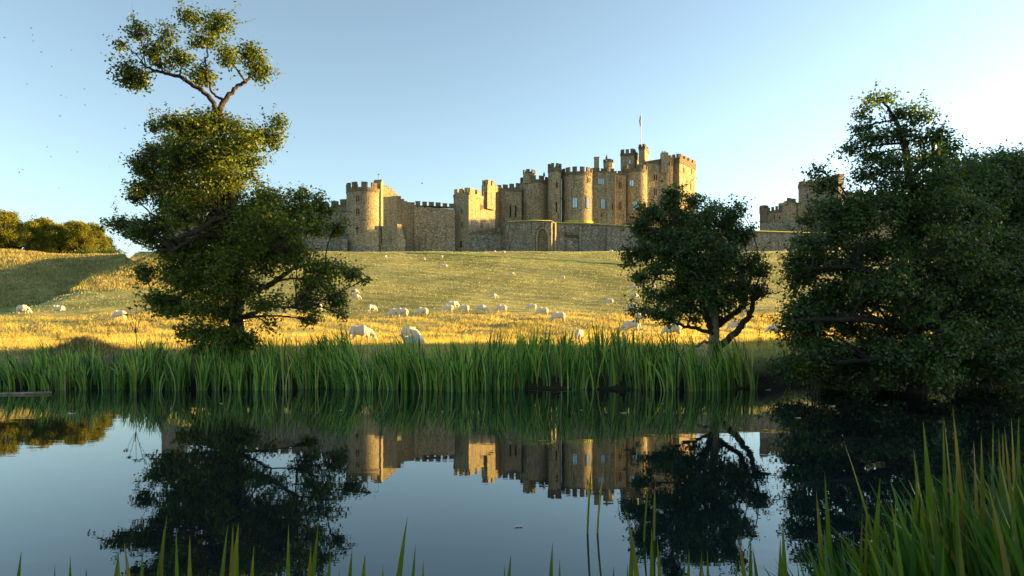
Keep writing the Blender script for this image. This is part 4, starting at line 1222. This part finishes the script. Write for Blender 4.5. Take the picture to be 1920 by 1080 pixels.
# near bank: single plants that can be told apart, and the dense mass on the right
def plant(label, tips, group="single reed plants at the near bank", width=1.0, mat='reed_tip', bend=1.6):
    """tips [(px,py,Y,base_px)] - each a blade of one plant"""
    Y0 = tips[0][2]; bx = U(tips[0][3]) * Y0
    V, Fc, nb = [], [], 0
    org = np.array((bx, Y0, -.12))
    for i, (px, py, Y, bp) in enumerate(tips):
        tip = Wp(px, py, Y); b0 = np.array([(U(bp) * Y0 + (i - len(tips) / 2) * .03, Y0 + .02 * i, -.12)])
        H = tip[2] + .12
        ln = np.array([[(tip[0] - b0[0, 0]) / H, (Y - Y0) / H * .3]])
        nrm = np.linalg.norm(ln); H2 = H / max(.35, 1 - .42 * min(nrm, 1.4))
        ln = ln * H / H2
        v, f = reed_blades(b0, np.array([H2]), np.array([random.uniform(.026, .037) * width]), np.array([random.uniform(-.5, .5)]), ln, bend, 12, .62)
        V.append(v - org); Fc.append(f + nb); nb += len(v)
    o = link("reed_plant", np_mesh("reed_plant", np.concatenate(V), np.concatenate(Fc), 4), M[mat], origin=org)
    return tag(o, label, "reed", group)
random.seed(12)
PL = [
 ("lone thick reed tip in the bottom left corner", [(40,1034,3.0,22)]),
 ("pale short reed tip right of the corner one, near the left edge", [(103,1057,3.0,104)]),
 ("pair of short brown tipped reeds left of the tree's reflection", [(132,1042,3.0,138),(127,1061,3.0,128)]),
 ("small stub of a reed between two reed pairs at the left", [(162,1066,3.0,165)]),
 ("three close reeds at the left edge of the dark tree reflection", [(222,1034,3.0,220),(234,1028,3.1,228),(240,1014,3.1,246)]),
 ("broad single reed just left of the tallest left-hand blade", [(267,1027,3.0,268)]),
 ("tallest left-hand reed pair, leaning right over the tree reflection", [(313,968,3.1,292),(288,1002,3.0,285)]),
 ("v shaped pair of broad reeds in the tree reflection", [(330,990,3.0,348),(352,1006,3.0,350)]),
 ("pale yellow green reeds in the middle of the dark tree reflection", [(427,985,3.1,418),(432,992,3.0,428),(418,995,3.0,415)]),
 ("pair of thin reeds right of the pale yellow green ones", [(447,1037,3.0,452),(473,1026,3.0,458)]),
 ("upright yellow green reed standing alone in the tree reflection", [(541,983,3.0,545)]),
 ("reed leaning right beside the upright yellow green one", [(597,983,3.1,583),(572,1030,3.0,570)]),
 ("two thin brown reeds at the right edge of the tree reflection", [(620,1030,3.0,616),(634,1072,3.0,635)]),
 ("thin reed with a curled neighbour, left of the bottom centre", [(660,1031,3.2,657),(670,1062,3.0,668)]),
 ("tall broad reed leaning right, left of the bottom centre", [(764,970,3.0,738),(716,1062,3.0,717)]),
 ("brown tipped reeds just right of the tall broad leaning one", [(779,1021,3.0,774),(796,1044,3.1,792)]),
 ("broad reed tip with a brown twin at the bottom centre", [(958,1041,3.0,951),(946,1062,3.0,944)]),
 ("upright reed with a short twin right of the bottom centre", [(1036,1018,3.0,1037),(1050,1052,3.0,1049)]),
 ("short reed stub left of the pair of bent reeds", [(1151,1062,3.0,1150)]),
 ("pair of bent brown edged reeds in front of the small tree's reflection", [(1184,992,3.2,1194),(1182,970,3.1,1215)]),
 ("thin curved reed leaning left across the small tree's reflection", [(1222,990,3.2,1234),(1240,1024,3.1,1250)]),
 ("short reed left of the pair of bent ones", [(1177,1058,3.0,1181)]),
 ("broad upright reed at the foot of the small tree's reflection", [(1292,1030,3.0,1293)]),
 ("leaning reeds right of the broad upright one", [(1316,1032,3.1,1322),(1337,1044,3.0,1341),(1329,1069,3.0,1329)]),
 ("dark thin curved reed standing in the bright water", [(1382,1054,3.2,1377)]),
 ("two crossing reeds at the left edge of the dense right clump", [(1407,1002,3.2,1420),(1407,1025,3.0,1417)]),
 ("dark edged tall reed in the bright water gap", [(1463,1010,3.0,1470)]),
 ("reeds leaning left in the bright gap beside the dense clump", [(1467,976,3.2,1490),(1435,1048,3.0,1440)]),
]
for lb, tips in PL:
    plant(lb, tips)
RP = [
 ("two tall stems with fine tips rising from the open water", [(1110,862,5.6,1108),(1133,875,5.6,1120)], .55),
 ("pair of thin upright stems in front of the small tree's reflection", [(1215,914,5.4,1214),(1229,912,5.4,1227)], .55),
 ("tall broad reed at the left front of the dense right clump", [(1546,884,3.0,1580),(1534,922,3.0,1560)], 1.0),
 ("pale leaning reed tip crossing far left out of the right clump", [(1582,832,3.0,1700)], .7),
 ("upright reeds in the middle of the dense right clump", [(1650,896,2.9,1648),(1630,935,2.9,1632),(1610,960,3.0,1610)], 1.0),
 ("brown edged upright reed taller than its neighbours in the right clump", [(1720,865,3.0,1715)], .9),
 ("tall reed leaning left with a bluish blade, right clump", [(1731,790,2.9,1780),(1718,842,2.9,1760)], 1.15),
 ("group of slender reeds with red brown tips in the right clump", [(1768,782,2.9,1800),(1776,788,2.9,1822),(1798,767,2.9,1830)], .9),
 ("very tall broad reeds near the right edge", [(1862,792,2.8,1880),(1846,815,2.8,1862),(1838,830,2.8,1850)], 1.1),
 ("tallest reeds touching the right edge of the photo", [(1910,783,2.8,1925),(1903,785,2.8,1930),(1893,815,2.8,1900)], 1.1),
 ("thin reeds fanned out below the tallest ones at the right edge", [(1872,803,2.7,1905),(1890,800,2.7,1930)], .8),
]
for lb, tips, wd in RP:
    plant(lb, tips, width=wd)
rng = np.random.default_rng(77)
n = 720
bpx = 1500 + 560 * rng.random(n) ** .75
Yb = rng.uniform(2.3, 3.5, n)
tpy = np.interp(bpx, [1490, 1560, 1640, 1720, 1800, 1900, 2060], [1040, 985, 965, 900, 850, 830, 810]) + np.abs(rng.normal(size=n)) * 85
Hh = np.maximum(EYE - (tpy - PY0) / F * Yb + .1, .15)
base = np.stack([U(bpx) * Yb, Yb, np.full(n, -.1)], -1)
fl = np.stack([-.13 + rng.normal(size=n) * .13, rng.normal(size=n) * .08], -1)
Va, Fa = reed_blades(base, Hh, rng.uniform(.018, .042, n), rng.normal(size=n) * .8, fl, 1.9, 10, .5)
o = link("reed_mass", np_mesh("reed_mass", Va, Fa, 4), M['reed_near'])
tag(o, "dense dark mass of reeds in the bottom right corner", "reeds", kind="stuff")

# broken reeds lying on the water
random.seed(3)
root_v, root_f, nb = [], [], 0
org = np.array((U(1040) * 17.3, 17.3, 0.02))
for k in range(9):
    a = random.uniform(-.5, .5) + (math.pi if k % 2 else 0)
    v, f = reed_blades(np.array([[0, 0, random.uniform(.0, .05)]]), np.array([random.uniform(.25, .6)]), np.array([.03]), np.array([1.5]), np.array([[math.cos(a) * 1.6, math.sin(a) * .6 - .3]]), .9, 7)
    v[:, 2] = .01 + np.abs(v[:, 2]) * .22
    root_v.append(v); root_f.append(f + nb); nb += len(v)
o = link("broken_reeds", np_mesh("broken_reeds", np.concatenate(root_v), np.concatenate(root_f), 4), M['reed'], origin=org)
tag(o, "broken yellow green reeds splayed on the water at the reed bed's foot", "broken reeds")

b = MB(); b.tube([(U(-40) * 17.0, 17.0, .01), (U(40) * 17.1, 17.1, .02), (U(97) * 17.25, 17.25, .03)], [.03, .035, .03], 7)
o = b.build("floating_branch", M['barkpale'], origin=(U(30) * 17.1, 17.1, 0), smooth=True)
tag(o, "straight pale branch floating at the water's edge on the far left", "branch")

# hogweed by the bank, and the hay stack hump's dry tuft
rng = np.random.default_rng(15)
hx, hy = U(258) * 20.6, 20.6
root = empty("hogweed_plant", (hx, hy, float(terr(hx, hy))), "dead brown umbel plant standing left of the tall tree", "plant")
st, hd = MB(), MB()
z0 = float(terr(hx, hy))
st.tube([(hx, hy, z0 - .1), (hx - .03, hy, z0 + .55), (hx - .08, hy, z0 + 1.05)], [.014, .011, .008], 6)
for tx_, ty_ in ((243, 578), (256, 573), (268, 574), (276, 580), (238, 590)):
    e = Wp(tx_, ty_, hy + rng.uniform(-.1, .1))
    st.tube(curve_pts((hx - .05, hy, z0 + .75), e, rng, 5, .05), [.008, .007, .006, .005, .004], 5)
    hd = MB()
    for k in range(14):
        a = rng.uniform(0, 6.28); rr = .02 + .09 * rng.random()
        q = e + np.array((math.cos(a) * rr, math.sin(a) * rr, rng.uniform(-.02, .03)))
        hd.tube([e - (0, 0, .05), q], .0035, 4); hd.cyl(q, .016, q[2] - .008, q[2] + .012, 6)
    hd.build("umbel", M['bark'], root)
st.build("stem", M['bark'], root)

# dry tuft on the hump
n = 1600; rr = rng.normal(size=(n, 2)) * (1.0, .55)
X, Y = -14.2 + rr[:, 0], 22.4 + rr[:, 1]
o = link("hay_tuft", blades_tri("hay_tuft", X, Y, rng.uniform(.08, .28, n), np.full(n, .018), rng, .9), M['straw'])
tag(o, "heap of dull dry grass on the hump at the left bank", "grass", kind="stuff")

# small dark weeds standing in the golden meadow
GWd = "dark weeds in the golden grass"
def weed(label, px, py, h, seed):
    rng = np.random.default_rng(seed)
    p = ground_at(px, py, 20.5)
    root = empty("weed_plant", p, label, "weed", GWd)
    st = MB(); Lv = []
    for k in range(4):
        e = p + np.array((rng.normal() * .12 * h, rng.normal() * .1 * h, h * rng.uniform(.6, 1)))
        cpts = curve_pts(p - (0, 0, .05), e, rng, 5, .02); st.tube(cpts, [.008, .007, .006, .005, .003], 4)
        for q in cpts[1:]:
            Lv.append(q + rng.normal(size=(7, 3)) * .05)
    st.build("stem", M['bark'], root)
    Lv = np.concatenate(Lv); link("foliage", leaf_mesh("foliage", Lv - p, .055 * rng.uniform(.6, 1.4, len(Lv)), rng), M['leaf_alder'], root)
for i, (px, py, h, lb) in enumerate([(108, 637, .5, "dark weed in the golden grass left of the hay hump"), (153, 627, .6, "tall dark weed rising just behind the hay hump"), (203, 640, .7, "dark weed between the hay hump and the umbel plant"),
                                (817, 640, .45, "dark weed in the golden grass right of the second near sheep"), (1160, 640, .4, "thin dark weed left of the standing sheep near the reeds"), (1421, 652, .8, "reddish dark weed right of the small tree's foot"),
                                (940, 645, .5, "dark weed at the reed tops left of the bottom sheep")]):
    weed(lb, px, py, h, 300 + i)

# ------------------------------------------------------------------ sheep
def skin_mesh(name, verts, edges, radii, root_i=0, sub=2):
    me = bpy.data.meshes.new(name + "_cage")
    me.from_pydata(verts, edges, [])
    o = bpy.data.objects.new(name + "_cage", me)
    COL.objects.link(o)
    md = o.modifiers.new("skin", 'SKIN'); md.use_smooth_shade = True
    sv = me.skin_vertices[0].data
    for i, r in enumerate(radii):
        sv[i].radius = (r, r) if not hasattr(r, '__len__') else r
        sv[i].use_root = (i == root_i)
    s = o.modifiers.new("sub", 'SUBSURF'); s.levels = sub; s.render_levels = sub
    dg = bpy.context.evaluated_depsgraph_get()
    out = bpy.data.meshes.new_from_object(o.evaluated_get(dg))
    out.name = name
    bpy.data.objects.remove(o); bpy.data.meshes.remove(me)
    return out

def sheep_mesh(name, pose, seed):
    rng = np.random.default_rng(seed)
    lie = pose == 'lie'
    zb_ = .34 if lie else .58
    V = [(-.10, 0, zb_), (-.36, 0, zb_ + .01), (-.50, 0, zb_ - .04), (.14, 0, zb_), (.34, 0, zb_ - .02), (.47, 0, zb_ - .05)]
    Rd = [(.275, .29), (.27, .28), (.15, .17), (.275, .29), (.24, .26), (.15, .17)]
    E = [(0, 1), (1, 2), (0, 3), (3, 4), (4, 5)]
    def add(p, r, fr):
        V.append(p); Rd.append(r); E.append((fr, len(V) - 1)); return len(V) - 1
    if pose == 'graze':
        n1 = add((.60, 0, .40), .115, 5); n2 = add((.70, .01, .24), .085, n1); n3 = add((.76, .02, .15), .075, n2); n4 = add((.84, .02, .06), .045, n3)
        hd = n2; ear = (.70, .26)
    elif lie:
        n1 = add((.58, 0, .44), .11, 5); n2 = add((.66, 0, .58), .085, n1); n3 = add((.76, .02, .60), .075, n2); n4 = add((.88, .03, .53), .045, n3)
        hd = n2; ear = (.68, .62)
    else:
        n1 = add((.58, 0, .70), .11, 5); n2 = add((.66, 0, .85), .085, n1); n3 = add((.76, 0, .87), .075, n2); n4 = add((.89, 0, .80), .045, n3)
        hd = n2; ear = (.67, .90)
    for s in (-1, 1):                                             # ears
        e1 = add((ear[0], s * .10, ear[1]), .03, hd); add((ear[0] - .02, s * .18, ear[1] - .015), .012, e1)
    if not lie:
        for s in (-1, 1):
            st = rng.uniform(-.05, .07)
            k = add((.33 + st * .5, s * .14, .32), .075, 4); k = add((.34 + st, s * .14, .16), .042, k); k = add((.33 + st, s * .14, .03), .034, k); add((.36 + st, s * .14, .0), .03, k)
            st = rng.uniform(-.07, .05)
            k = add((-.36 + st * .4, s * .15, .36), .10, 1); k = add((-.45 + st, s * .15, .22), .046, k); k = add((-.41 + st, s * .15, .04), .034, k); add((-.38 + st, s * .15, .0), .03, k)
    else:
        for s in (-1, 1):
            k = add((.40, s * .20, .14), .08, 4); add((.56, s * .20, .06), .045, k)
            k = add((-.34, s * .24, .16), .12, 1); add((-.14, s * .28, .06), .05, k)
    k = add((-.58, 0, zb_ - .12), .05, 2); add((-.60, 0, zb_ - .30), .035, k)      # tail
    me = skin_mesh(name, V, E, Rd)
    co = np.empty(len(me.vertices) * 3, np.float32); me.vertices.foreach_get("co", co); co = co.reshape(-1, 3)
    nr = np.empty(len(me.vertices) * 3, np.float32); me.vertices.foreach_get("normal", nr); nr = nr.reshape(-1, 3)
    body = np.clip((.34 - np.abs(co[:, 0])) / .2 + 1, 0, 1) * (co[:, 2] > .22)
    d = .018 * np.sin(co[:, 0] * 31 + co[:, 1] * 17) * np.sin(co[:, 2] * 37 + co[:, 1] * 23) + .008 * rng.normal(size=len(co))
    co = co + nr * (d * body)[:, None]
    me.vertices.foreach_set("co", co.astype(np.float32).ravel()); me.update()
    me.materials.append(M['wool'])
    return me
SM = {('graze', 0): sheep_mesh("sheep", 'graze', 1), ('graze', 1): sheep_mesh("sheep", 'graze', 2), ('lie', 0): sheep_mesh("sheep", 'lie', 3), ('stand', 0): sheep_mesh("sheep", 'stand', 4)}
GS = "sheep grazing on the castle hill"
# px, py of feet, heading degrees (0 = head to the right, 180 = left), pose, size, label
SHEEP = [
 (677,641,8,'graze',1.12,"big cream sheep in the golden grass, nearest the tall tree"),
 (769,640,-25,'graze',1.08,"shaded white sheep at the reed tops, right of the biggest cream one"),
 (776,647,170,'lie',.85,"white sheep lying low among reed tips under the shaded sheep's belly"),
 (1086,640,70,'graze',.85,"white sheep turned away, sunk behind reed tips near the centre"),
 (1184,624,172,'graze',1.15,"standing cream sheep with long legs showing, left of the small tree"),
 (1261,632,176,'graze',1.05,"cream sheep grazing close beside the small tree's trunk"),
 (1380,620,178,'graze',1.0,"pinkish sheep seen through the small tree's right forked limbs"),
 (1047,604,178,'graze',1.12,"cream sheep alone on the upper edge of the golden strip"),
 (1202,599,180,'lie',1.05,"cream sheep lying under the small tree's lowest left leaves"),
 (1017,592,180,'graze',1.05,"grey white sheep just above the golden strip, right of centre"),
 (997,583,178,'graze',.95,"pale sheep close behind the grey white one right of centre"),
 (940,586,182,'graze',1.0,"darkest grey sheep of the row at the foot of the hill"),
 (903,587,4,'graze',1.05,"pale sheep left of the darkest grey one in the row"),
 (870,585,176,'graze',.95,"upright white sheep in the middle of the row below the square tower"),
 (841,585,178,'graze',.95,"white sheep under the touching pair in the row"),
 (846,577,185,'graze',.95,"left one of the small touching pair above the row"),
 (855,576,60,'graze',.9,"right one of the small touching pair above the row"),
 (791,593,178,'graze',1.1,"large white sheep grazing leftward, right of the overlapping pair"),
 (741,594,180,'graze',1.05,"rear sheep of the overlapping pair at the hill foot"),
 (754,594,176,'graze',1.08,"front sheep of the overlapping pair at the hill foot"),
 (697,584,45,'graze',.95,"small round white sheep above the golden strip, left of the overlapping pair"),
 (925,560,8,'graze',1.0,"white sheep alone on the lower slope above the row's right end"),
 (960,517,0,'graze',1.0,"small white sheep in the middle of the slope below the niche"),
 (1054,524,180,'graze',1.0,"small grey sheep on the mid slope, right of the centre"),
 (828,501,175,'graze',1.05,"left one of two touching sheep high on the slope"),
 (835,501,10,'graze',.9,"right one of two touching sheep high on the slope"),
 (794,488,182,'graze',1.0,"small sheep high on the slope, left of the touching two"),
 (829,484,90,'graze',.95,"tiny white sheep seen from behind just under the curtain wall"),
 (723,484,92,'graze',1.0,"tiny white sheep seen from behind under the sloping buttress"),
 (928,474,80,'graze',.9,"tiny sheep standing against the terrace wall left of the niche"),
 (944,474,180,'lie',1.1,"tiny sheep lying against the terrace wall left of the niche"),
 (1044,471,60,'graze',1.0,"tiny sheep at the terrace wall just right of the niche"),
 (1146,467,178,'lie',1.1,"tiny sheep lying at the terrace wall left of the small tree"),
 (1189,543,178,'graze',1.05,"upper one of two sheep left of the small tree's hanging twig"),
 (1189,561,4,'graze',1.05,"lower one of two sheep left of the small tree's hanging twig"),
 (1226,543,90,'graze',1.0,"sheep half hidden by the hanging twig of the small tree"),
 (1142,571,182,'graze',1.0,"rounded white sheep on the lower slope left of the small tree"),
 (1186,582,180,'graze',1.0,"sheep behind the leaf tuft at the small tree's lower left tip"),
 (665,551,5,'graze',1.0,"upper one of two sheep right of the tall tree's lower branches"),
 (668,562,3,'graze',1.0,"lower one of two sheep right of the tall tree's lower branches"),
 (678,534,180,'graze',.85,"sheep just under the tip of the tall tree's long right branch"),
 (596,583,175,'graze',1.0,"sheep glimpsed through the drooping right side of the tall tree"),
 (452,612,90,'graze',1.0,"sheep glimpsed beside the trunk of the tall tree"),
 (43,588,5,'graze',1.1,"sheep near the left edge of the photo above the golden strip"),
 (112,583,178,'lie',1.0,"pale sheep lying at the hill foot, second from the left edge"),
 (224,600,178,'graze',1.1,"white sheep on the golden strip left of the tall tree"),
 (1472,461,180,'lie',1.1,"tiny sheep at the far right terrace wall below the gatehouse"),
 (1453,628,150,'graze',1.0,"sheep half hidden behind the huge right tree's lowest leaves"),
]
for k, (px, py, hdg, pose, s, lb) in enumerate(SHEEP):
    y0 = 26 if py > 600 else 40
    p = ground_at(px, py, y0, 226)
    me = SM.get((pose, k % 2)) or SM[(pose, 0)]
    o = bpy.data.objects.new("sheep", me); COL.objects.link(o)
    o.location = (float(p[0]), float(p[1]), float(terr(p[0], p[1])) - .02)
    o.rotation_euler = (0, 0, R(hdg)); o.scale = (s * .8, s * .8, s * .8)
    tag(o, lb, "sheep", GS)

# ------------------------------------------------------------------ small things on the water and in the air
GFl = "pale bits floating on the river"
for px, py, s, lb in [(1169,775,.055,"largest beige leaf floating below the reed bed's reflection"), (1090,769,.02,"white speck floating left of the largest beige leaf"), (1496,784,.045,"white feather floating under the right bank's gap"),
                      (1560,762,.06,"long white feather floating before the huge right tree"), (1136,773,.015,"small pale speck beside the largest beige leaf"), (1440,731,.06,"pale flat leaf at the dark bank's edge"), (135,776,.07,"thin pale twig shaped bit floating at the far left"),
                      (973,988,.03,"pale bit floating in the open water near the bottom centre"), (1215,748,.02,"white speck before the right end of the reed bed"), (1243,757,.02,"white speck below the small tree's foot"), (1003,760,.02,"white speck below the splayed broken reeds"),
                      (415,757,.03,"pale speck below the reeds left of the round tower's reflection"), (640,770,.025,"pale speck beside the round tower's reflection"), (1660,760,.03,"white speck in the huge right tree's dark reflection"), (1752,758,.025,"right hand white speck in the huge tree's dark reflection")]:
    Y = EYE * F / (py - PY0); X = U(px) * Y
    a = px * 1.7; b = MB(); k = 10
    ring = [(X + s * math.cos(6.283 * i / k) * (1.3 if i % 2 else 1), Y + s * .6 * math.sin(6.283 * i / k), .006 + .25 * s * (math.cos(6.283 * i / k) ** 2)) for i in range(k)]
    b.add(ring + [(X, Y, .004)] + [(q[0], q[1], q[2] - .004) for q in ring], [(i, (i + 1) % k, k) for i in range(k)] + [(k + 1 + (i + 1) % k, k + 1 + i, i, (i + 1) % k) for i in range(k)])
    tag(b.build("floating_leaf", M['feather'], origin=(X, Y, 0)), lb, "floating leaf", GFl)

GI = "insects flying over the river"
ib = MB()
ib.tube([(-.016, 0, 0), (-.006, 0, .001), (.004, 0, .001), (.012, 0, 0)], [.002, .004, .005, .003], 6)
for s in (-1, 1):
    ib.add([(.004, s * .003, .003), (-.012, s * .022, .012), (-.018, s * .016, .011), (-.004, s * .003, .003), (.004, s * .003, .0038), (-.012, s * .022, .0128), (-.018, s * .016, .0118), (-.004, s * .003, .0038)],
           [(0, 1, 2, 3), (7, 6, 5, 4), (0, 4, 5, 1), (1, 5, 6, 2), (2, 6, 7, 3), (3, 7, 4, 0)])
proto = ib.build("flying_insect", M['insect'], origin=(0, 0, 0))
INS = [(59,53),(61,66),(62,77),(77,98),(134,94),(97,125),(51,158),(158,167),(114,179),(124,183),(160,197),(112,218),(234,241),(88,276),(146,285),(96,294),(205,313),(36,324),(42,318),(111,353),(9,71),(217,177),(791,344),(860,346)]
for k, (px, py) in enumerate(INS):
    o = proto if k == 0 else proto.copy()
    if k: COL.objects.link(o)
    o.location = tuple(float(v) for v in Wp(px, py, 7.0 + (k * 37 % 11) * .2)); o.rotation_euler = (.2, .3 * math.sin(k * 3), k * 1.3); o.scale = (.62, .62, .62)
    tag(o, "tiny dark winged insect in flight against the open sky", "insect", GI)
for o in SC.objects:
    if o.get("category"): o["kind"] = "thing"
    if o.get("kind") == "thing" and o.get("category") == "grass": o["kind"] = "stuff"
for nm in ("meadow_grass", "hill_grass", "rough_grass", "hay_tuft", "reed_bed", "reed_mass"):
    bpy.data.objects[nm]["kind"] = "stuff"
print("verts", sum(len(o.data.vertices) for o in SC.objects if o.type == 'MESH'), "objects", len(SC.objects))
